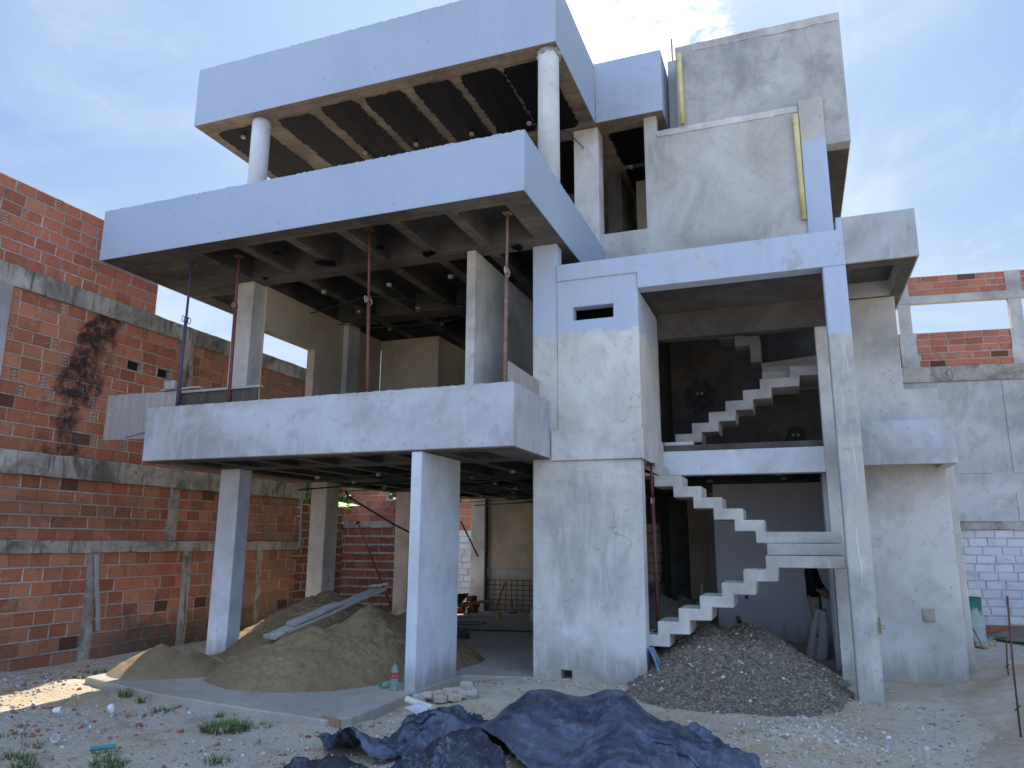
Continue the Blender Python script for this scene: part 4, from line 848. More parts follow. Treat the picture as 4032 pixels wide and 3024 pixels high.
heap('earth_mound', 2.9, 7.0, 14.6, 17.0, .06, lambda x, y: (lambda z: np.where(z > -.06, z, -.3))(-.08+bump(x, y, 4.6, 15.75, 1.6, .5, .34, 2)+.05*(fbm(x, y, 5, 4)-.5)), M['gravel'], 'dark strip of earth heaped along the foot of the white block wall', 'earth bank')
# stones over the site
def inap(x, y):
    return (y > 6.3-.16*(x+4.1)) & (x < -3.98) & (x > -8.05)
def dsite(x, y):
    d = .25+.75*sst(fbm(x, y, 1.1, 3), .38, .62); d = np.where(inap(x, y), .03, d); d = np.where((y > 9.0) & (x > -3.2) & (x < 2), 0., d); return np.where((x < -3.9) & (y > 7.1) & (x > -8.0), 0., d)
P, s_, c_ = scatter(10000, -9.6, 3.4, 4.0, 11.5, zg, (.004, .022), [(.55, .53, .50), (.42, .38, .32), (.34, .27, .19), (.62, .61, .60), (.27, .25, .23)], [.32, .25, .15, .16, .12], dens=dsite, power=3.6)
tag(pebbles('scattered_stones', P, s_, c_, M['stones']), 'pale stone chips strewn over the site ground', 'stones', kind='stuff')
P, s_, c_ = scatter(1700, -9.6, -2.6, 4.0, 8.8, zg, (.005, .036), [(.36, .12, .07), (.42, .20, .13), (.56, .54, .52), (.40, .38, .36)], [.30, .20, .30, .20], dens=lambda x, y: dsite(x, y)*sst(x, -3.2, -4.6), power=3.4)
tag(pebbles('brick_rubble', P, s_, c_, M['stones']), 'broken red brick bits among the pale rubble on the left', 'rubble', kind='stuff')
P, s_, c_ = scatter(700, -.9, 1.4, 6.0, 8.6, zg, (.008, .028), [(.62, .60, .56), (.5, .45, .37), (.40, .31, .21)], [.6, .25, .15], dens=lambda x, y: np.clip(1.3*np.exp(-((x+.05)/.7)**2-((y-7.2)/.55)**2), 0, 1), power=2.)
tag(pebbles('limestone_chips', P, s_, c_, M['stones']), 'whitish limestone chips in a patch right of the tarpaulin', 'stones', kind='stuff')
# ------------------------------------------------------------ tarpaulins (cloth relaxed over the heap)
def seg(x, y, ax, ay, bx, by):
    t_ = np.clip(((x-ax)*(bx-ax)+(y-ay)*(by-ay))/((bx-ax)**2+(by-ay)**2), 0, 1); return x-ax-t_*(bx-ax), y-ay-t_*(by-ay)
def tarph(x, y):
    dx_, dy_ = seg(x, y, -2.16, 6.30, -1.50, 6.52)
    f = np.where(dy_ < 0, .78, .34); main = .46*np.exp(-(np.hypot(dx_/.34, dy_/f))**1.7)
    sag = -.05*np.exp(-((x+1.8)/.18)**2-((y-6.4)/.4)**2)
    r = .15*np.exp(-((x+.85)/.33)**2-((y-6.25)/.45)**2)+.20*np.exp(-((x+1.2)/.4)**2-((y-5.6)/.7)**2)
    o = bump(x, y, -2.3, 4.90, .42, .36, .20)+bump(x, y, -3.36, 5.42, .20, .20, .20)+bump(x, y, -3.2, 4.92, .28, .16, .14)+bump(x, y, -2.95, 6.2, .40, .35, .10)+bump(x, y, -3.05, 5.75, .16, .2, .10)
    return zg(x, y)+main+sag+r+o+.03*(fbm(x, y, 1.6, 3)-.5)
def crumple(x, y, n, f0, f1, seed):
    rg = np.random.default_rng(seed); z = 0
    wx = x+.16*(fbm(x+seed, y, 2.6, 3)-.5); wy = y+.16*(fbm(x, y+seed, 2.6, 3)-.5)
    for i in range(n):
        f = f0*(f1/f0)**(i/(n-1)); a = rg.uniform(0, math.pi); q = (wx*math.cos(a)+wy*math.sin(a))*f+rg.uniform(0, 9)+.8*fbm(wx+i, wy, f*.45, 2)
        q = np.abs((q % 1.)-.5)*2; z = z+(q-.5)*(.16/f)*sst(fbm(x+3*i, y-i, .9*f, 2), .3, .6)
    return z
def cloth(x0, x1, y0, y1, nx, ny, infl, amp, iters=70, seed=1, lift=.06):
    rg = np.random.default_rng(seed)
    X, Y = np.meshgrid(np.linspace(x0, x1, nx), np.linspace(y0, y1, ny)); Z = tarph(X, Y)+lift*rg.random(X.shape)+.05*fbm(X, Y, 5, 3)
    P = np.stack([X, Y, Z], -1); v = np.zeros_like(P); I = infl(X, Y)
    hx, hy = (x1-x0)/(nx-1), (y1-y0)/(ny-1)
    def con(a, b, rest, par, k):
        for q in (0, 1):
            A, B, Rr = a(q), b(q), rest(q); d = P[B]-P[A]; l = np.sqrt((d*d).sum(-1, keepdims=True))+1e-9
            c = d*(.5*k*(l-Rr[..., None])/l); P[A] += c; P[B] -= c
    s = slice
    def sl(q, ax, off):
        # pairs along an axis with alternating parity
        n = (nx if ax == 1 else ny)-off
        idx = np.arange(n); idx = idx[(idx//off) % 2 == q]
        return idx, idx+off
    cons = []
    for off, k in ((1, 1.), (2, .05)):
        for q in (0, 1):
            a, b = sl(q, 1, off); cons.append(((s(None), a), (s(None), b), hx*off*I[:, a], k if off == 1 else k))
            a, b = sl(q, 0, off); cons.append(((a, s(None)), (b, s(None)), hy*off*I[a, :], k))
    dg = math.hypot(hx, hy)
    for q in (0, 1):
        a = np.arange(q, ny-1, 2)
        for k0 in (0, 1):
            b = np.arange(k0, nx-1, 2)
            cons.append((np.ix_(a, b), np.ix_(a+1, b+1), dg*I[np.ix_(a, b)], .5)); cons.append((np.ix_(a+1, b), np.ix_(a, b+1), dg*I[np.ix_(a, b)], .5))
    for it in range(iters):
        v[..., 2] -= 9.8*.02; v *= .96; P0 = P.copy(); P += v*.02
        for _ in range(7):
            for A, B, Rr, k in cons:
                d = P[B]-P[A]; l = np.sqrt((d*d).sum(-1, keepdims=True))+1e-9; c = d*(.5*k*(l-Rr[..., None])/l); P[A] += c; P[B] -= c
            h = tarph(P[..., 0], P[..., 1])+.006; hit = P[..., 2] < h
            P[..., 2] = np.where(hit, h, P[..., 2])
        fr = hit[..., None]*np.array([.55, .55, 0.]); P = P*(1-fr)+P0*fr*np.array([1, 1, 0])+P*fr*np.array([0, 0, 1])
        v = (P-P0)/.02
        sp = np.sqrt((v*v).sum(-1, keepdims=True)); v *= np.minimum(1, 1.5/(sp+1e-6))
    A = amp(P[..., 0], P[..., 1]); P[..., 2] += np.maximum(0, crumple(P[..., 0], P[..., 1], 9, 1.3, 6.5, seed)*A+.02*A)
    th = np.arctan2(P[..., 1]-7.6, P[..., 0]+1.85); rr_ = np.hypot(P[..., 1]-7.6, P[..., 0]+1.85)
    P[..., 2] += .075*sst(rr_, 1.15, 2.2)*(1-np.abs(2*fbm(th*4.2+seed, rr_*.45, 1., 2)-1)-.6)+.02*sst(rr_, 1.15, 1.8)*(1-np.abs(2*fbm(th*11+seed, rr_*.8, 1., 2)-1)-.6)
    P[..., 2] = np.maximum(P[..., 2], tarph(P[..., 0], P[..., 1])+.004)
    return P
def inpoly(x, y, poly):
    r = np.zeros(x.shape, bool); n = len(poly)
    for i in range(n):
        (xa, ya), (xb, yb) = poly[i], poly[(i+1) % n]
        cnd = ((ya > y) != (yb > y)) & (x < (xb-xa)*(y-ya)/(yb-ya+1e-12)+xa); r ^= cnd
    return r
def tarp(name, P, poly, mat, label, seed):
    ny, nx, _ = P.shape; i = np.arange(ny*nx).reshape(ny, nx); F = np.stack([i[:-1, :-1], i[:-1, 1:], i[1:, 1:], i[1:, :-1]], -1).reshape(-1, 4)
    V = P.reshape(-1, 3); c = V[F].mean(1)
    jx = .09*(fbm(c[:, 0], c[:, 1]+seed, 4, 4)-.5); jy = .09*(fbm(c[:, 0]+20, c[:, 1]+seed, 4, 4)-.5)
    F = F[inpoly(c[:, 0]+jx, c[:, 1]+jy, poly)]; u, inv = np.unique(F, return_inverse=True); V = V[u]; F = inv.reshape(F.shape)
    o = link(name, fastmesh(name, V, F), mat, smooth=True)
    so_ = o.modifiers.new('thickness', 'SOLIDIFY'); so_.thickness = .003
    return tag(o, label, 'tarpaulin')
pA = [(-3.88, 5.66), (-3.66, 5.85), (-3.45, 5.95), (-3.30, 6.1), (-3.42, 6.5), (-3.66, 6.96), (-3.5, 7.04), (-3.2, 7.1), (-2.9, 6.98), (-2.5, 6.95), (-2.1, 7.05), (-1.6, 7.1), (-1.1, 7.0), (-.72, 6.85), (-.50, 6.55), (-.34, 6.2), (-.30, 5.6), (-.5, 4.6), (-1.5, 4.3), (-1.65, 4.9), (-1.80, 5.12), (-2.07, 5.30), (-2.36, 5.5), (-2.57, 5.60), (-2.76, 5.52), (-2.93, 5.42), (-3.0, 5.27), (-3.43, 5.40)]
def inflA(x, y):
    r = 1.05+.14*sst(x, -1.35, -.85)+.16*sst(x, -2.6, -3.0)
    return r*(1+.05*(fbm(x, y, 3, 3)-.5))
PA = cloth(-4.0, -.2, 4.2, 7.2, 230, 180, inflA, lambda x, y: .18+.95*sst(x, -1.3, -.9)+.75*sst(x, -2.45, -2.9), 45, 3)
tarp('tarpaulin', PA, pA, M['tarp'], 'big dusty blue black plastic sheet draped over a mound in the foreground', 3)
pB = [(-3.55, 4.2), (-3.56, 4.92), (-3.5, 5.05), (-3.3, 5.06), (-3.12, 5.10), (-2.98, 5.02), (-2.86, 4.86), (-2.72, 5.0), (-2.5, 5.10), (-2.36, 5.12), (-2.2, 5.16), (-2.05, 5.10), (-1.93, 5.02), (-1.84, 4.86), (-1.82, 4.5), (-1.9, 4.0)]
PB = cloth(-3.7, -1.7, 3.9, 5.3, 140, 100, lambda x, y: 1.12+.07*fbm(x, y, 3, 3), lambda x, y: .9+0*x, 45, 9, .08)
PB[..., 2] += .012
tarp('tarpaulin', PB, pB, M['tarp_dark'], 'cleaner darker plastic sheet lying crumpled at the bottom edge in front of the dusty one', 9)
# ------------------------------------------------------------ steel props
def ring(mb, c, r, t_, nrm, seg=14, sx=1., sz=1.):
    c = Vector(c); n = Vector(nrm).normalized(); a = n.orthogonal().normalized(); a = Vector((0, 0, 1)) if abs(n.z) < .5 else a; b = n.cross(a)
    pts = [c+a*(math.cos(2*math.pi*i/seg)*r*sz)+b*(math.sin(2*math.pi*i/seg)*r*sx) for i in range(seg+1)]
    mb.tube(pts, t_, 6, False)
def prop(p0, p1, zc, mat, label, handles=True, rin=.017, rout=.023):
    p0, p1 = Vector(p0), Vector(p1); L = (p1-p0).length
    r = thing('steel_prop', p0, label, 'steel prop', 'adjustable steel props')
    r.rotation_euler = (p1-p0).to_track_quat('Z', 'Y').to_euler()
    MB().tube([(0, 0, .008), (0, 0, zc)], rout, 12).build('outer_tube', M[mat], r, False, True)
    mb = MB().tube([(0, 0, zc-.05), (0, 0, L-.008)], rin, 12); mb.build('inner_tube', M[mat], r, False, True)
    mb = MB()
    for i in range(9):
        z = zc+.08+i*(L-zc-.12)/9; mb.tube([(.002, -rin-.001, z), (.002, -rin+.004, z)], .006, 8)
    mb.build('pin_hole', M['conduit_dark'], r, False)  # dark studs on the tube stand in for shade inside the pin holes
    MB().tube([(0, 0, zc-.055), (0, 0, zc+.01)], rout+.008, 12).build('collar', M[mat], r, False)
    if handles:
        for sx in (-1, 1):
            mb = MB(); ring(mb, (sx*.058, -.005, zc-.03), .028, .006, (0, 1, 0), sz=1.6); mb.build('handle', M['galv'], r, False, True)
    else:
        mb = MB(); ring(mb, (.028, -.02, zc+.0), .022, .004, (1, 0, 0), sz=1.4); mb.build('locking_pin', M['galv'], r, False, True)
    MB().box(-.06, .06, -.06, .06, 0, .008).build('base_plate', M[mat], r, False); MB().box(-.05, .05, -.05, .05, L-.008, L).build('top_plate', M[mat], r, False)
    return r
prop((-7.96, 7.93, 2.95), (-7.95, 7.93, 5.52), 1.74, 'prop_blue', 'blue adjustable steel prop at the left end of the balcony')
prop((-7.09, 7.96, 2.95), (-7.13, 7.96, 5.52), 1.85, 'prop_red', 'dark red steel prop right beside the left balcony column', False)
prop((-4.90, 7.93, 2.95), (-5.0, 7.93, 5.60), 1.70, 'prop_red', 'tall dark red steel prop in the middle of the balcony opening')
prop((-3.085, 7.93, 2.95), (-3.06, 7.93, 5.52), 1.85, 'prop_rust', 'pale rusty steel prop behind the right balcony corner')
prop((-1.672, 9.55, .535), (-1.70, 9.55, 2.585), 1.60, 'prop_red', 'rusty steel prop standing on the bottom stairs beside the pier')
prop((-8.0, 14.35, .1), (-9.30, 14.84, 2.0), 1.05, 'prop_bright', 'bright red steel prop leaning aslant on the rear yard wall', False)
# ------------------------------------------------------------ formwork boards on the balcony
def panel(name, x0, x1, y, z0, z1, n, mat, label, dirx=True, th=.022, ragged=.012):
    """row of upright boards nailed together"""
    mb = MB(); w = (x1-x0)/n
    for i in range(n):
        a = x0+w*i+.0015; b_ = x0+w*(i+1)-.0015; j = RNG.uniform(-.003, .003); zt = z1+RNG.uniform(-ragged, ragged*.6); zb = z0+RNG.uniform(-ragged, ragged)*.6
        if dirx: mb.box(a, b_, y+j, y+th+j, zb, zt)
        else: mb.box(y+j, y+th+j, a, b_, zb, zt)
    q = mb; cx = (x0+x1)/2 if dirx else y
    o = q.build(name, mat); return tag(o, label, 'formwork panel')
panel('shuttering_boards', -9.27, -7.99, 7.93, 2.985, 3.64, 14, M['plank_grey'], 'grey weathered board panel sticking out past the left balcony end')
pd = panel('shuttering_boards', -7.985, -6.66, 7.99, 3.2, 3.60, 11, M['plank_dark'], 'short dark stained boards standing behind the balcony parapet')
MB().box(-8.0, -6.60, 7.965, 8.03, 3.603, 3.635).build('top_rail', M['plank_long'], pd)
panel('shuttering_boards', 7.95, 9.03, -3.055, 3.2, 3.66, 9, M['plank_grey'], 'pale board panel standing inside the right balcony parapet', False)
board('timber_block', (-8.17, 7.90, 3.652), (-7.98, 7.90, 3.652), .06, .12, M['plank_grey'], 'small grey timber offcut by the foot of the blue prop', 'timber')
board('timber_block', (-8.3, 7.965, 3.645), (-7.6, 7.965, 3.655), .05, .025, M['plank_long'], 'thin loose batten on top of the grey board panel', 'timber')
MB().tube([(-8.22, 7.82, 3.07), (-8.62, 7.72, 2.97)], .007, 6).build('rebar_end', M['rebar'], H)
# ------------------------------------------------------------ boards on the sand
board('scaffold_board', (-6.22, 8.02, .40), (-5.60, 9.62, .92), .27, .035, M['plank_long'], 'long grey scaffold board sloping up the sand heap', 'board', 'boards on the sand heap')
board('scaffold_board', (-6.10, 8.28, .535), (-5.84, 8.96, .757), .19, .04, M['plank_long'], 'shorter board lying on top of the long scaffold board', 'board', 'boards on the sand heap')
board('scaffold_board', (-6.30, 8.06, .43), (-6.02, 8.10, .47), .09, .022, M['plank_long'], 'small board offcut at the lower end of the sloping boards', 'board', 'boards on the sand heap')
board('scaffold_board', (-5.72, 9.56, .955), (-5.47, 9.64, .99), .12, .03, M['plank_grey'], 'small board offcut at the upper end of the sloping boards', 'board', 'boards on the sand heap')
# ------------------------------------------------------------ bottle
glass, t, b = newmat('clear_plastic'); b.inputs['Base Color'].default_value = (.55, .72, .64, 1); b.inputs['Roughness'].default_value = .08; b.inputs['Transmission Weight'].default_value = .75; b.inputs['IOR'].default_value = 1.2
def lathe(prof, seg=24):
    V = []; F = []
    for r, z in prof:
        for k in range(seg): V.append((r*math.cos(2*math.pi*k/seg), r*math.sin(2*math.pi*k/seg), z))
    for i in range(len(prof)-1):
        for k in range(seg): F.append((i*seg+k, i*seg+(k+1) % seg, (i+1)*seg+(k+1) % seg, (i+1)*seg+k))
    F += [tuple(range(seg))[::-1], tuple((len(prof)-1)*seg+k for k in range(seg))]
    return MB().add(V, F)
def textmesh(s, size, mat, name, parent, mx, shear=0., ext=.0006):
    cu = bpy.data.curves.new(name, 'FONT'); cu.body = s; cu.size = size; cu.align_x = 'CENTER'; cu.align_y = 'CENTER'; cu.shear = shear; cu.extrude = ext
    o = bpy.data.objects.new(name, cu); COL.objects.link(o); dg = bpy.context.evaluated_depsgraph_get()
    me = bpy.data.meshes.new_from_object(o.evaluated_get(dg)); bpy.data.objects.remove(o); me.transform(mx)
    return link(name, me, mat, parent, False)
BT = thing('soda_bottle', (-4.245, 7.67, 0), 'upright soda bottle with a red label and green cap beside the front column', 'bottle', rz=R(32))
lathe([(.036, 0), (.043, .006), (.044, .03), (.041, .06), (.044, .10), (.0445, .135), (.0445, .185), (.041, .205), (.030, .235), (.018, .258), (.0145, .27), (.0145, .285)]).build('bottle_body', glass, BT, False, True)
lathe([(.0163, .277), (.0165, .30), (.015, .303)], 18).build('cap', simple('green_cap', (.03, .22, .08), .4, var=.1), BT, False)
lb = lathe([(.0455, .132), (.0455, .182)], 28).build('bottle_label', simple('red_label', (.45, .02, .03), .45, var=.1), BT, False)
tm = textmesh('Coca-Cola', .026, simple('label_white', (.8, .8, .8), .5, var=.05), 'label_lettering', lb, Matrix.Rotation(R(90), 4, 'X') @ Matrix.Identity(4), .35)
for v in tm.data.vertices:
    a = v.co.x/.0462; v.co = Vector((math.sin(a)*.0462, -math.cos(a)*.0462, v.co.z+.158))
b2 = lathe([(.034, 0), (.037, .01), (.037, .12), (.03, .145), (.013, .17), (.012, .18)])
b2.build('water_bottle', glass).location = (0, 0, 0)
wb = bpy.data.objects['water_bottle']; wb.location = (-4.36, 7.86, .037); wb.rotation_euler = (R(90), 0, R(-20)); tag(wb, 'small clear plastic bottle lying behind the soda bottle', 'bottle')
q = MB().tube([(0, 0, .178), (0, 0, .197)], .015, 12).build('cap', bpy.data.materials['green_cap'], wb, False)
# ------------------------------------------------------------ wooden blocks, pipe, chunk, plank
spots = []
for i in range(24):
    for _ in range(60):
        x, y = RNG.uniform(-3.93, -3.40), RNG.uniform(7.45, 7.98)
        if ((x+3.66)/.30)**2+((y-7.70)/.24)**2 < 1 and all(math.hypot(x-a, y-b_) > .085 for a, b_ in spots): break
    spots.append((x, y))
wl = ['front row', 'back row']
blocks = [bev(MB().box(-.055*s, .055*s, -.035, .035, 0, .062).build('wood_block', M['wood_block']), .004) for s in (1., .8, 1.25)]
for i, (x, y) in enumerate(spots):
    o = blocks[i] if i < 3 else blocks[i % 3].copy()
    if i >= 3: COL.objects.link(o)
    o.location = (x, y, float(zg(x, y))+.015+(.05 if i % 5 == 4 else 0)); o.rotation_euler = (RNG.uniform(-.12, .12), RNG.uniform(-.15, .15), RNG.uniform(-1.2, 1.2))
    tag(o, 'pale sawn wood block in the loose pile by the front column foot', 'wood block', 'pale wood blocks in the pile')
mb = MB().tube([(-3.86, 7.26, .01), (-3.50, 7.12, -.02)], .032, 14).tube([(-3.865, 7.262, .0105), (-3.845, 7.254, .009)], .036, 14)
tag(mb.build('pipe_offcut', simple('cream_pvc', (.66, .65, .55), .5, var=.06), smooth=False), 'short cream pipe offcut lying by the crumpled tarpaulin edge', 'pipe')
def chunk(name, loc, s, mat, label, cat, group=None, seed=0):
    import bmesh
    rg = np.random.default_rng(seed); bm = bmesh.new(); bmesh.ops.create_cube(bm, size=1); bmesh.ops.subdivide_edges(bm, edges=bm.edges, cuts=3, use_grid_fill=True)
    for v in bm.verts: v.co += Vector(rg.uniform(-.07, .07, 3)); v.co = Vector((v.co.x*s[0], v.co.y*s[1], v.co.z*s[2]))
    me = bpy.data.meshes.new(name); bm.to_mesh(me); bm.free(); o = link(name, me, mat); o.location = loc; o.rotation_euler = tuple(rg.uniform(-.6, .6, 3)); return tag(o, label, cat, group)
chunk('concrete_chunk', (-3.33, 7.70, .0), (.12, .09, .11), M['raw_light'], 'single concrete lump lying right of the wood blocks', 'concrete lump', seed=4)
mt, t, b = newmat('blue_formwork_paint'); p = t.pos(); n = t.nz(p, 9, 7, .7, .8)
fin(t, b, t.ramp(n, (.38, (.06, .20, .40)), (.52, (.20, .28, .36)), (.66, (.36, .36, .36))), .7, [(n, .3)], .005); M['blue'] = mt
board('formwork_board', (-1.50, 9.08, -.06), (-1.70, 9.13, .40), .26, .022, M['blue'], 'narrow blue painted board leaning against the foot of the stair pier', 'board', up=(1, 0, 0))
board('formwork_board', (-4.22, 6.29, -.09), (-3.97, 6.21, -.09), .02, .11, M['wood_brown'], 'short brown board edge at the front corner of the concrete apron', 'board')
# ------------------------------------------------------------ person and sack
import bmesh
def skin(name, joints, edges, mats, split, parent=None, sub=2):
    """joints: {name:(x,y,z,r)}; split(z,x,y)->material index"""
    keys = list(joints); me = bpy.data.meshes.new(name); me.from_pydata([joints[k][:3] for k in keys], [(keys.index(a), keys.index(b_)) for a, b_ in edges], []); o = bpy.data.objects.new(name, me); COL.objects.link(o)
    o.modifiers.new('skin', 'SKIN'); s = o.modifiers.new('sub', 'SUBSURF'); s.levels = sub
    for i, k in enumerate(keys):
        d = me.skin_vertices[0].data[i]; r = joints[k][3]; d.radius = r if isinstance(r, tuple) else (r, r); d.use_root = (i == 0)
    dg = bpy.context.evaluated_depsgraph_get(); m2 = bpy.data.meshes.new_from_object(o.evaluated_get(dg)); bpy.data.objects.remove(o)
    o = link(name, m2, mats, parent, False, True)
    for p in m2.polygons: p.material_index = split(p.center)
    return o
k = 1.53/1.72
J = {'pelvis': (0, 0, .93, (.15, .115)), 'waist': (0, .01, 1.06, (.145, .11)), 'chest': (0, .03, 1.27, (.17, .125)), 'neck0': (0, .02, 1.43, (.075, .075)), 'neck': (0, .0, 1.50, .055), 'head': (0, -.03, 1.62, (.075, .09)), 'crown': (0, -.02, 1.71, (.06, .075)),
     'hipL': (-.095, 0, .88, .10), 'kneeL': (-.12, -.06, .49, .072), 'ankL': (-.11, .02, .09, .045), 'toeL': (-.13, -.13, .045, .04), 'hipR': (.095, 0, .88, .10), 'kneeR': (.11, -.03, .49, .072), 'ankR': (.12, .05, .09, .045), 'toeR': (.14, -.10, .045, .04),
     'shL': (-.19, .02, 1.38, .065), 'elL': (-.25, -.06, 1.12, .048), 'wrL': (-.17, -.22, .93, .032), 'shR': (.19, .02, 1.38, .065), 'elR': (.26, -.05, 1.12, .048), 'wrR': (.17, -.22, .95, .032)}
ED = [('pelvis', 'waist'), ('waist', 'chest'), ('chest', 'neck0'), ('neck0', 'neck'), ('neck', 'head'), ('head', 'crown'), ('pelvis', 'hipL'), ('hipL', 'kneeL'), ('kneeL', 'ankL'), ('ankL', 'toeL'), ('pelvis', 'hipR'), ('hipR', 'kneeR'), ('kneeR', 'ankR'), ('ankR', 'toeR'), ('chest', 'shL'), ('shL', 'elL'), ('elL', 'wrL'), ('chest', 'shR'), ('shR', 'elR'), ('elR', 'wrR')]
for sd_, wr, el in ((-1, 'wrL', 'elL'), (1, 'wrR', 'elR')):
    wx, wy, wz, _ = J[wr]; J['palm'+wr] = (wx-.02*sd_, wy-.05, wz-.02, (.038, .018)); ED.append((wr, 'palm'+wr))
    for f in range(4):
        a = 'f%d%s' % (f, wr); J[a] = (wx+(-.05+.022*f)*sd_*-1-.03*sd_, wy-.105-.006*(1.5-abs(f-1.3)), wz-.03, .009); J[a+'b'] = (J[a][0], J[a][1]-.02, wz-.065, .008); ED += [('palm'+wr, a), (a, a+'b')]
    a = 'th'+wr; J[a] = (wx-.065*sd_, wy-.05, wz+.0, .010); ED.append(('palm'+wr, a))
J = {a: (x*k, y*k, z*k, (r[0]*k, r[1]*k) if isinstance(r, tuple) else r*k) for a, (x, y, z, r) in J.items()}
PE = thing('person', (.16, 12.42, 0), 'worker in a dark shirt and beige trousers half hidden behind the stair landing', 'person', rz=R(78))
mshirt = simple('dark_shirt_cloth', (.012, .013, .022), .9, scale=14, bump=.3); mpants = simple('beige_trouser_cloth', (.30, .26, .19), .9, scale=11, bump=.4); mskin = simple('skin', (.30, .17, .11), .55, var=.08); mshoe = simple('worn_boot', (.08, .06, .05), .8)
body = skin('body', J, ED, [mpants, mshirt, mskin, mshoe], lambda c: 3 if c.z < .085 else 0 if c.z < .87*k+.05 and abs(c.y) < .17 and not (c.y < -.14*k) else 2 if (c.z > 1.47*k or c.y < -.09*k and c.z < 1.06*k) else 1, PE)
V = [(.082*math.sin(th)*math.cos(ph), -.018+.095*math.sin(th)*math.sin(ph)+.012, 1.49+.09*math.cos(th)) for th in np.linspace(0, 1.65, 8) for ph in np.linspace(0, 2*math.pi, 18)[:-1]]
MB().add(V, [(i*17+j, i*17+(j+1) % 17, (i+1)*17+(j+1) % 17, (i+1)*17+j) for i in range(7) for j in range(17)]).build('hair', simple('black_hair', (.01, .009, .008), .7), PE, False, True)
mb = MB()
for sx in (-1, 1):
    mb.tube([(sx*.028, -.112, 1.452), (sx*.028, -.104, 1.452)], .008, 8); mb.tube([(sx*.075, -.02, 1.45), (sx*.085, -.01, 1.445)], .018, 8)
mb.tube([(0, -.105, 1.455), (0, -.128, 1.425), (0, -.108, 1.42)], [.007, .012, .008], 8).tube([(-.022, -.106, 1.393), (0, -.112, 1.392), (.022, -.106, 1.393)], .006, 8)
mb.build('face', mskin, PE, False, True)
MB().box(-.05, .02, -.128, -.122, 1.10, 1.13).build('shirt_stripe', simple('yellow_print', (.55, .45, .08), .8), PE, False)
SK = thing('fertiliser_sack', (.125, 11.86, 0), 'tall white woven sack with black lettering standing at the worker legs', 'sack', rz=R(-4))
V = []; F = []; ns, nv = 40, 26
for j in range(nv+1):
    z = .66*j/nv; wv = 1-.45*sst(np.array(z), .30, .66)+.05*math.sin(z*14); lean = .10*z/.66
    for i in range(ns):
        a = 2*math.pi*i/ns; ca, sa = math.cos(a), math.sin(a); ex = .75
        rr = 1+.06*(fbm(np.array([i*.5+3]), np.array([j*.55]), 1., 3)[0]-.5)*2
        rim = .9 if j == 0 else 1
        V.append((.135*wv*rim*rr*math.copysign(abs(ca)**ex, ca)+lean, .085*wv*rim*rr*math.copysign(abs(sa)**ex, sa), z+.03*math.sin(a*2)*(j/nv)**3))
for j in range(nv):
    for i in range(ns): F.append((j*ns+i, j*ns+(i+1) % ns, (j+1)*ns+(i+1) % ns, (j+1)*ns+i))
F += [tuple(range(ns))[::-1], tuple(nv*ns+i for i in range(ns))]
sb = MB().add(V, F).build('sack_body', simple('woven_white_sack', (.40, .39, .39), .8, var=.2, scale=14, bump=.2), SK, False, True)
ink = simple('black_ink', (.02, .02, .03), .8, var=.05); green = simple('green_ink', (.03, .16, .08), .8, var=.05)
def sacktext(s, size, x, z, mat):
    mx = Matrix.Translation((x, -.16, z)) @ Matrix.Rotation(R(9), 4, 'Y') @ Matrix.Rotation(R(90), 4, 'X') @ Matrix.Rotation(R(90), 4, 'Z')
    o = textmesh(s, size, mat, 'sack_lettering', sb, mx, 0, 0.)
    w = o.modifiers.new('wrap', 'SHRINKWRAP'); w.target = sb; w.wrap_method = 'PROJECT'; w.use_project_y = True; w.use_positive_direction = True; w.use_negative_direction = False; w.offset = .003; return o
sacktext('NUTRIMON', .060, .012, .19, ink); sacktext('MAP 10-50-0', .054, .062, .495, ink)
mx = Matrix.Translation((.038, -.16, .335)) @ Matrix.Rotation(R(90), 4, 'X'); n = 18
o = mesh('d', [tuple(mx @ Vector((.02*math.cos(2*math.pi*i/n), .02*math.sin(2*math.pi*i/n), 0))) for i in range(n)]+[tuple(mx @ Vector((0, 0, 0)))], [(i, (i+1) % n, n) for i in range(n)])
o = link('sack_emblem', o, green, sb, False); w = o.modifiers.new('wrap', 'SHRINKWRAP'); w.target = sb; w.wrap_method = 'PROJECT'; w.use_project_y = True; w.use_positive_direction = True; w.use_negative_direction = False; w.offset = .003
# ------------------------------------------------------------ column tool, drum, rods
TR = thing('mason_float', (.735, 9.02, .68), 'small wooden tool hung on a nail on the front column edge', 'tool')
MB().box(-.012, .014, -.012, .004, 0, .125).build('wooden_body', M['wood_brown'], TR, False, bevel=.003); MB().tube([(0, -.004, .12), (-.002, -.006, .165)], .005, 6).build('hanging_nail', M['rebar'], TR, False)
mb = MB()
for z in (.05, .075): mb.tube([(.012, -.004, z), (.05, -.006, z)], .003, 6)
mb.build('side_nail', M['rebar'], TR, False)
DR = thing('steel_drum', (2.63, 15.15, 0), 'battered green steel drum beside the right hand wall', 'drum')
pr = [(.0, .012), (.205, .012), (.212, 0), (.218, .02)]
for i in range(25):
    z = .03+.66*i/24; pr.append((.215+(.011 if abs(z-.25) < .018 or abs(z-.47) < .018 else 0), z))
pr += [(.222, .70), (.222, .715), (.21, .718), (.205, .60), (.0, .60)]
d_ = lathe(pr, 36); d_.V = [(x*(1-.12*math.exp(-((z-.55)/.16)**2-((math.atan2(y, x)+.4)/.5)**2)), y*(1-.12*math.exp(-((z-.55)/.16)**2-((math.atan2(y, x)+.4)/.5)**2)), z) for x, y, z in d_.V]
d_.build('drum_shell', M['drum'], DR, False, True)
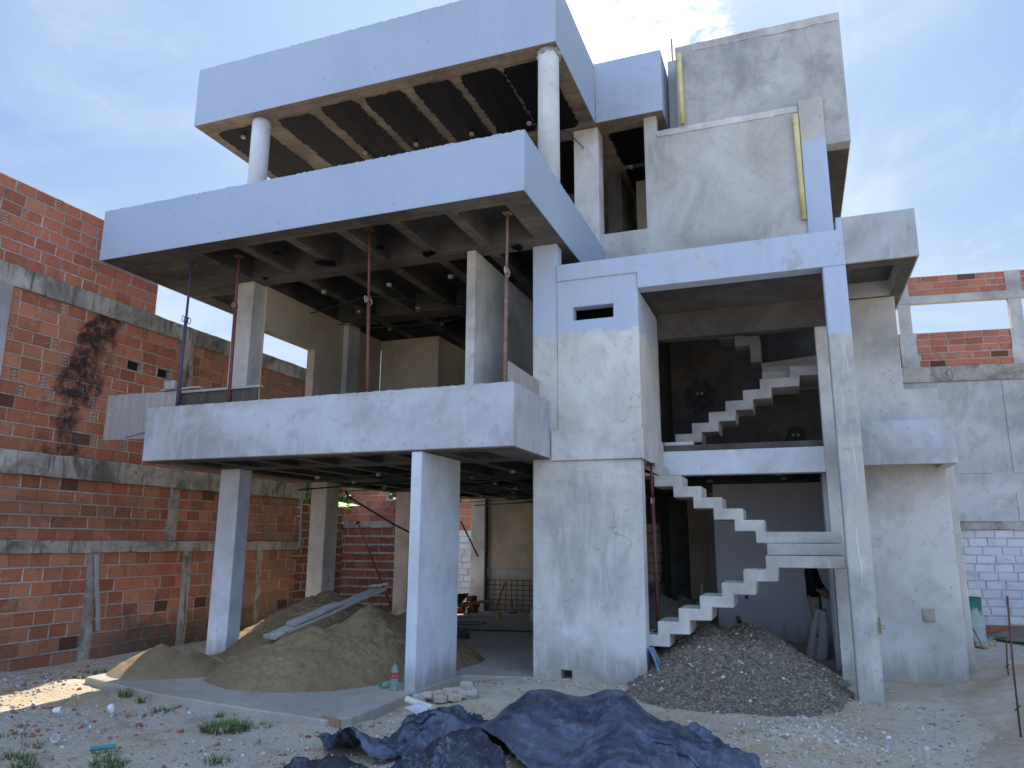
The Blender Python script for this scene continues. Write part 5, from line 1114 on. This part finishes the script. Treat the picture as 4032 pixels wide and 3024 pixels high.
board('timber_plank', (2.63, 14.4, 0), (2.44, 14.95, .70), .06, .025, M['plank_grey'], 'pale plank leaning on the green drum', 'plank', 'planks at the drum', up=(1, 0, 0))
board('timber_plank', (2.56, 14.55, 0), (2.51, 14.9, .32), .06, .02, M['wood_brown'], 'short brown plank leaning on the green drum', 'plank', 'planks at the drum', up=(1, 0, 0))
board('timber_plank', (2.40, 14.45, .005), (2.62, 14.02, .005), .09, .025, M['wood_brown'], 'brown plank lying flat in front of the green drum', 'plank', 'planks at the drum')
mb = MB(); ring(mb, (2.80, 14.47, .05), .045, .016, (.4, 1, 0)); tag(mb.build('tape_roll', simple('yellow_tape', (.42, .38, .16), .5, var=.1), smooth=True), 'pale yellow tape roll on the path by the drum', 'tape roll')
def curve(name, pts, r, mat, label, cat):
    P = [Vector(p) for p in pts]; out = []
    for i in range(len(P)-1):
        a, b_, c, d = P[max(i-1, 0)], P[i], P[i+1], P[min(i+2, len(P)-1)]
        for q in range(6):
            s = q/6; out.append(.5*((2*b_)+(c-a)*s+(2*a-5*b_+4*c-d)*s*s+(3*b_-a-3*c+d)*s**3))
    out.append(P[-1]); return tag(MB().tube(out, r, 7).build(name, mat, smooth=True), label, cat)
zh = .02
curve('hose', [(2.95, 15.3, zh), (3.3, 14.9, zh), (3.7, 14.5, zh), (4.3, 14.2, zh)], .02, M['conduit_dark'], 'thick dark hose lying across the ground right of the drum', 'hose')
curve('hose', [(2.95, 15.5, zh), (3.25, 15.75, zh), (3.6, 15.6, zh+.02), (3.9, 15.2, zh), (4.4, 15.3, zh)], .014, simple('pale_green_hose', (.22, .34, .30), .5), 'thin pale green hose in loops by the white block wall', 'hose')
curve('hose', [(3.2, 15.8, zh), (3.5, 15.4, zh), (3.35, 15.1, zh), (3.0, 15.2, zh), (3.2, 15.5, zh+.02), (3.8, 15.8, zh)], .012, M['conduit_dark'], 'thin black cable coiled behind the thick dark hose', 'cable')
for (x, y, h, l) in ((1.64, 7.86, 1.16, 'tall rusty reinforcing rod driven in at the right edge'), (2.13, 10.45, .55, 'short rusty reinforcing rod behind the tall one')):
    z0 = float(zg(x, y))-.15; mb = MB().tube([(x, y, z0), (x+.01, y, h*.5), (x+.035, y+.01, h)], .0085, 7).tube([(x-.015, y, .22), (x+.03, y+.01, .26)], .006, 6)
    tag(mb.build('reinforcing_rod', M['rebar'], smooth=True), l, 'steel rod', 'rods at the right edge')
# ------------------------------------------------------------ inside the ground floor
ME = thing('rebar_mesh', (-5.4, 16.9, 0), 'rusty welded mesh sheet leaning on the back wall', 'mesh')
mb = MB()
for i in range(15): mb.tube([(-6.93+.145*i, 16.86, 0), (-6.93+.145*i+RNG.uniform(-.02, .02), 16.94, .74)], .008, 6)
for j in range(7): mb.tube([(-6.98, 16.86+.08*(.05+.105*j)/.74, .05+.11*j), (-4.85, 16.86+.08*(.05+.105*j)/.74, .05+.11*j+RNG.uniform(-.01, .01))], .008, 6)
mb.build('mesh_wires', M['rebar'], ME)
board('timber_plank', (-6.66, 16.55, 0), (-6.50, 16.82, .66), .05, .025, M['wood_brown'], 'thin brown plank leaning on the mesh sheet', 'plank', up=(1, 0, 0))
BO = thing('rubber_boot', (-6.25, 16.6, 0), 'single worn tan boot standing by the back wall', 'boot')
skin('boot_body', {'a': (0, 0, .05, (.05, .045)), 'b': (0, .0, .16, .05), 'c': (-.01, 0, .30, .055), 't': (.11, -.02, .035, (.045, .03))}, [('a', 'b'), ('b', 'c'), ('a', 't')], [simple('tan_boot', (.30, .22, .16), .7)], lambda c: 0, BO)
MB().box(-.06, .16, -.055, .045, 0, .018).build('boot_sole', M['conduit_dark'], BO, False, bevel=.006)
cn = lathe([(.055, 0), (.06, .005), (.06, .13), (.055, .135), (.055, .12), (.0, .12)]).build('paint_tin', simple('dull_yellow', (.34, .29, .12), .6), smooth=False); cn.location = (-6.05, 15.34, 0); tag(cn, 'small yellow tin standing on the inner floor', 'tin')
bk = [MB().box(-.15, .15, -.06, .06, 0, .12).build('hollow_brick', M['brick_rear'])]
for i, (x, y, z, a) in enumerate(((-7.10, 16.4, 0, .1), (-7.07, 16.38, .125, .05), (-7.15, 16.42, .25, .12), (-7.33, 16.25, 0, .3), (-7.31, 16.3, .125, .2))):
    q = solid([(-.15, .15, -.06, .06, 0, .12)], [(-.15, .15, -.048+.034*j, -.02+.034*j, .012+.052*kk, .055+.052*kk) for j in range(3) for kk in range(2)])
    if i == 0: bpy.data.objects.remove(bk[0]); bk = [q.build('hollow_brick', M['brick_rear'])]; o = bk[0]; settint(o.data, [(.4, .1, 0)]*len(o.data.vertices))
    else: o = bk[0].copy(); COL.objects.link(o)
    o.location = (x, y, z); o.rotation_euler = (0, 0, a+R(80)); tag(o, 'red hollow brick in the small stack by the inner back column', 'brick', 'hollow bricks stacked inside')
WB = thing('wheelbarrow', (-7.32, 15.55, 0), 'dark wheelbarrow parked behind the front column with wooden handles', 'wheelbarrow', rz=R(15))
mb = MB(); lo = [(-.25, -.16), (.25, -.2), (.25, .2), (-.25, .16)]; hi = [(-.40, -.25), (.42, -.28), (.42, .28), (-.40, .25)]
V = [(x, y, .24) for x, y in lo]+[(x, y, .46) for x, y in hi]+[(x*.96, y*.96, .255) for x, y in lo]+[(x*.96, y*.96, .455) for x, y in hi]
mb.add(V, [(0, 3, 2, 1)]+[(i, (i+1) % 4, 4+(i+1) % 4, 4+i) for i in range(4)]+[(8, 9, 10, 11)]+[(8+i, 12+i, 12+(i+1) % 4, 8+(i+1) % 4) for i in range(4)]+[(4+i, 4+(i+1) % 4, 12+(i+1) % 4, 12+i) for i in range(4)])
mb.build('tray', simple('dark_tray', (.03, .035, .05), .5), WB, False)
for sy in (-1, 1):
    MB().tube([(-.55, .08*sy, .15), (.2, .2*sy, .22), (.95, .27*sy, .33)], .018, 8).build('handle', M['wood_brown'], WB, False); MB().tube([(.35, .2*sy, .24), (.42, .2*sy, 0)], .014, 8).build('leg', M['rebar'], WB, False)
mb = MB(); ring(mb, (-.55, 0, .15), .12, .03, (0, 1, 0), 20); mb.build('tyre', M['conduit_dark'], WB, False, True); MB().tube([(-.55, -.09, .15), (-.55, .09, .15)], .02, 10).build('wheel_hub', M['rebar'], WB, False)
board('timber_plank', (-7.0, 15.2, .01), (-6.35, 15.75, .04), .09, .03, M['wood_block'], 'pale plank lying on the inner floor near the hollow bricks', 'plank')
curve('cable', [(-6.2, 13.1, .012), (-5.5, 13.15, .012), (-4.9, 13.3, .012), (-4.2, 13.25, .012)], .012, M['conduit_dark'], 'black cable stretched across the inner floor', 'cable')
curve('cable', [(-6.6, 14.3, .01), (-6.1, 14.5, .01), (-5.9, 14.2, .01), (-6.4, 13.9, .01), (-6.9, 14.0, .01)], .009, M['conduit_dark'], 'thin dark cable lying in a loop on the inner floor', 'cable')
def bag(loc, s, mat, label):
    V = []; F = []; ns, nv = 24, 14
    for j in range(nv+1):
        z = j/nv; w = math.sin(math.pi*min(.97, .12+.85*z))**.5*(1-.25*z)
        for i in range(ns):
            a = 2*math.pi*i/ns; r = 1+.16*(fbm(np.array([i*.4+loc[0]*9]), np.array([j*.5]), 1., 3)[0]-.5)*2; V.append((s[0]*w*r*math.cos(a), s[1]*w*r*math.sin(a), s[2]*z))
    for j in range(nv):
        for i in range(ns): F.append((j*ns+i, j*ns+(i+1) % ns, (j+1)*ns+(i+1) % ns, (j+1)*ns+i))
    F += [tuple(range(ns))[::-1], tuple(nv*ns+i for i in range(ns))]
    o = MB().add(V, F).build('cement_bag', mat, smooth=True); o.location = loc; return tag(o, label, 'bag')
wm = simple('white_bag_paper', (.55, .52, .48), .8, var=.12, bump=.3)
bag((-7.45, 13.75, 0), (.2, .14, .33), wm, 'slumped white bag beside the rear yard column'); bag((-4.99, 14.8, 0), (.2, .15, .36), wm, 'slumped white bag half hidden by the left edge of the stair pier')
chunk('dark_block', (-5.42, 12.05, .06), (.22, .14, .12), simple('dark_blue_block', (.05, .06, .085), .8), 'dark blue grey block on the floor just behind the front column', 'block', seed=8)
for i in range(16):
    x, y = RNG.uniform(-2.7, -1.75), RNG.uniform(13.3, 15.2); z = .12+.5*max(0, 1-math.hypot(x+2.3, (y-14.5)*.8)/.9)+.08*(i % 3)
    chunk('broken_block', (x, y, z), (RNG.uniform(.2, .34), RNG.uniform(.14, .22), RNG.uniform(.12, .2)), M['raw'], 'grey broken block in the rubble of the dark room behind the stairs', 'rubble block', 'rubble blocks behind the stairs', seed=20+i)
for i in range(6):
    o = MB().box(-.17, .17, -.15, .15, 0, .155).build('paper_sack', simple('kraft_paper', (.34, .25, .16), .85, scale=5)); bev(o, .02, 2)
    o.location = (-2.36+RNG.uniform(-.015, .015), 12.9+RNG.uniform(-.02, .02), .95+.16*i); o.rotation_euler = (0, 0, RNG.uniform(-.06, .06)); tag(o, 'brown packet in the tall stack beyond the rusty stair prop', 'packet', 'brown packets stacked in the dark room')
tag(MB().box(-2.55, -2.17, 12.72, 13.08, 0, .95).build('storage_box', M['plaster_dark'], bevel=.01), 'dark box carrying the stack of brown packets', 'box')
bag((-1.55, 12.4, .35), (.13, .1, .28), wm, 'small pale bag on the gravel behind the lower stairs')
board('timber_plank', (-1.52, 12.3, .45), (-1.50, 12.6, .95), .06, .025, M['plank_grey'], 'short pale plank upright in the pale bag behind the stairs', 'plank', up=(1, 0, 0))
# ------------------------------------------------------------ litter and plants
def cup(loc, rot, label):
    o = lathe([(.024, 0), (.034, .075), (.031, .075), (.022, .004)], 16).build('foam_cup', simple('white_foam', (.75, .75, .73), .7, var=.05)); o.location = loc; o.rotation_euler = rot; tag(o, label, 'cup')
cup((-6.0, 5.04, -.05), (1.4, .3, .5), 'crushed white cup on the rubble at the lower left'); cup((-6.96, 5.76, -.05), (1.5, .1, 2.), 'white cup lying on the left ground between the sunlit streaks'); cup((-6.44, 5.97, -.05), (1.3, .2, 4.), 'white cup on the ground left of the apron edge')
tag(MB().tube([(-5.50, 4.93, -.07), (-5.36, 5.05, -.06)], .018, 10).build('pipe_offcut', simple('teal_pvc', (.05, .24, .25), .5)), 'short teal pipe offcut lying in the grass at the lower left', 'pipe')
tag(MB().add([(-3.72, 6.95, .0), (-3.55, 6.9, -.04), (-3.5, 7.05, -.02), (-3.64, 7.12, .03)], [(0, 1, 2, 3)]).build('plastic_scrap', simple('clear_scrap', (.55, .58, .62), .4), recalc=False), 'torn pale plastic scrap beside the apron step', 'plastic scrap')
mp = M['box_white']
def tuft(x, y, n, h, spread, label, flat=.4):
    V = []; F = []; cols = []; z0 = float(zg(x, y))
    for i in range(n):
        a = RNG.uniform(0, 6.28); r = spread*math.sqrt(RNG.random()); bx, by = x+r*math.cos(a), y+r*math.sin(a)*.7; hh = h*RNG.uniform(.45, 1.1); a2 = a+RNG.uniform(-1, 1); ln = hh*RNG.uniform(.2, 1.)*(.5+flat); w = .0035+.002*RNG.random()
        sx, sy_ = -math.sin(a2)*w, math.cos(a2)*w; n0 = len(V); bz = float(zg(bx, by))-.01
        for q in range(4):
            t_ = q/3; px, py, pz = bx+math.cos(a2)*ln*t_**1.6, by+math.sin(a2)*ln*t_**1.6, bz+hh*(t_-.35*t_*t_); ww = 1-t_*.92
            V += [(px-sx*ww, py-sy_*ww, pz), (px+sx*ww, py+sy_*ww, pz)]
        F += [(n0+2*q, n0+2*q+1, n0+2*q+3, n0+2*q+2) for q in range(3)]
        c = np.array((.075, .13, .035))*RNG.uniform(.6, 1.5); c = c+np.array((.09, .07, .01))*(RNG.random() < .18); cols += [c]*8
    o = MB().add(V, F).build('grass_tuft', M['grass'], recalc=False); settint(o.data, cols); tag(o, label, 'grass', 'grass tufts on the site')
tuft(-5.02, 5.95, 420, .13, .24, 'largest dense green grass tuft in front of the apron edge', .9)
tuft(-5.08, 4.75, 200, .10, .16, 'green grass tuft at the lower left beside the teal pipe')
tuft(-5.35, 4.95, 60, .09, .14, 'thin grass behind the teal pipe offcut')
tuft(-6.95, 6.60, 70, .17, .08, 'tall thin grass blades at the middle of the apron edge', .2)
tuft(-6.62, 6.50, 40, .15, .05, 'few grass blades right of the tall ones at the apron edge', .2)
tuft(-6.1, 6.28, 60, .12, .12, 'short grass patch below the apron edge', .5)
tuft(-5.38, 6.26, 36, .12, .05, 'small grass tuft near the right part of the apron edge', .3)
tuft(-8.35, 7.25, 60, .10, .14, 'sunlit grass at the left apron tip', .5); tuft(-8.62, 7.75, 90, .10, .18, 'sunlit grass strip behind the small sand mound', .5); tuft(-8.75, 8.4, 60, .12, .12, 'sunlit grass tuft farthest back along the left wall path', .4)
tuft(-4.35, 5.1, 80, .10, .12, 'sparse grass tuft left of the dark tarpaulin'); tuft(-5.75, 4.65, 50, .10, .15, 'wispy grass at the very lower left corner', .4); tuft(-6.1, 4.9, 40, .09, .12, 'faint grass wisps left of the crushed white cup', .4)
for i, (x, y, n, h) in enumerate(((-5.95, 4.62, 70, .11), (-5.6, 4.45, 90, .12), (-6.6, 5.1, 40, .08), (-4.9, 4.55, 70, .1), (-4.75, 6.12, 40, .08))):
    tuft(x, y, n, h, .13, ['sparse green grass at the lower left edge', 'denser green grass low at the left near the teal pipe', 'faint short grass left of the rubble', 'small grass tuft below the largest tuft', 'thin low grass right of the largest tuft'][i], .6)
BA = thing('banana_plant', (-10.6, 17.2, 0), 'bright green banana leaves showing over the rear yard wall', 'plant')
MB().tube([(-10.6, 17.2, 0), (-10.55, 17.2, 1.2), (-10.5, 17.2, 2.3)], [.13, .11, .08], 12).build('trunk', simple('banana_trunk', (.20, .22, .09), .7), BA, smooth=True)
for i in range(11):
    a = 6.28*i/11+RNG.uniform(-.3, .3); L = RNG.uniform(1.1, 1.8); V = []; F = []; el = RNG.uniform(.3, 1.0)
    for q in range(13):
        t_ = q/12; d = L*t_; hx = -10.5+math.cos(a)*d*math.cos(el*.6); hy = 17.2+math.sin(a)*d*math.cos(el*.6)*.8; hz = 2.2+math.sin(el)*d-.38*d*d; w = .25*math.sin(math.pi*min(.99, .08+.92*t_))**.6*(RNG.uniform(.8, 1.05))
        V += [(hx+math.sin(a)*w, hy-math.cos(a)*w, hz-.06), (hx, hy, hz), (hx-math.sin(a)*w, hy+math.cos(a)*w, hz-.06)]
    for q in range(12): F += [(3*q, 3*q+1, 3*q+4, 3*q+3), (3*q+1, 3*q+2, 3*q+5, 3*q+4)]
    o = MB().add(V, F).build('leaf', M['leaf'], BA, recalc=False, smooth=True); settint(o.data, [np.array((.16, .30, .03))*RNG.uniform(.8, 1.3)]*len(V))
for i in range(3):
    x0, y0 = (-13.2, 18.0) if i == 0 else (-11.0, 20.6) if i == 1 else (-7.6, 21.5)
    TRE = thing('garden_tree', (x0, y0, 0), ['leafy tree left of the banana plant behind the yard', 'leafy green tree right behind the banana leaves', 'leafy tree farthest back behind the yard column'][i], 'tree')
    MB().tube([(x0, y0, 0), (x0+.1, y0, 1.3), (x0+.05, y0+.1, 2.6)], [.14, .11, .06], 10).build('trunk', M['wood_brown'], TRE)
    n = 3200; u = RNG.normal(size=(n, 3)); u /= np.linalg.norm(u, axis=1, keepdims=True); rr = RNG.random(n)**.4; ctr = np.array((x0, y0, 2.9))+u*rr[:, None]*np.array((1.6, 1.0, 1.25))
    ctr = ctr[fbm(ctr[:, 0]+ctr[:, 2], ctr[:, 1]+ctr[:, 2]*.7, 1.7, 3) > .40]; V = []; F = []; cols = []
    for c in ctr:
        a = RNG.normal(size=3); a /= np.linalg.norm(a); b_ = np.cross(a, RNG.normal(size=3)); b_ /= np.linalg.norm(b_); s = RNG.uniform(.06, .13); n0 = len(V)
        V += [c-a*s, c+b_*s*.45, c+a*s, c-b_*s*.45]; F.append((n0, n0+1, n0+2, n0+3)); cols += [np.array((.075, .13, .03))*RNG.uniform(.6, 1.5)]*4
    o = MB().add(V, F).build('crown', M['leaf'], TRE, recalc=False); settint(o.data, cols)
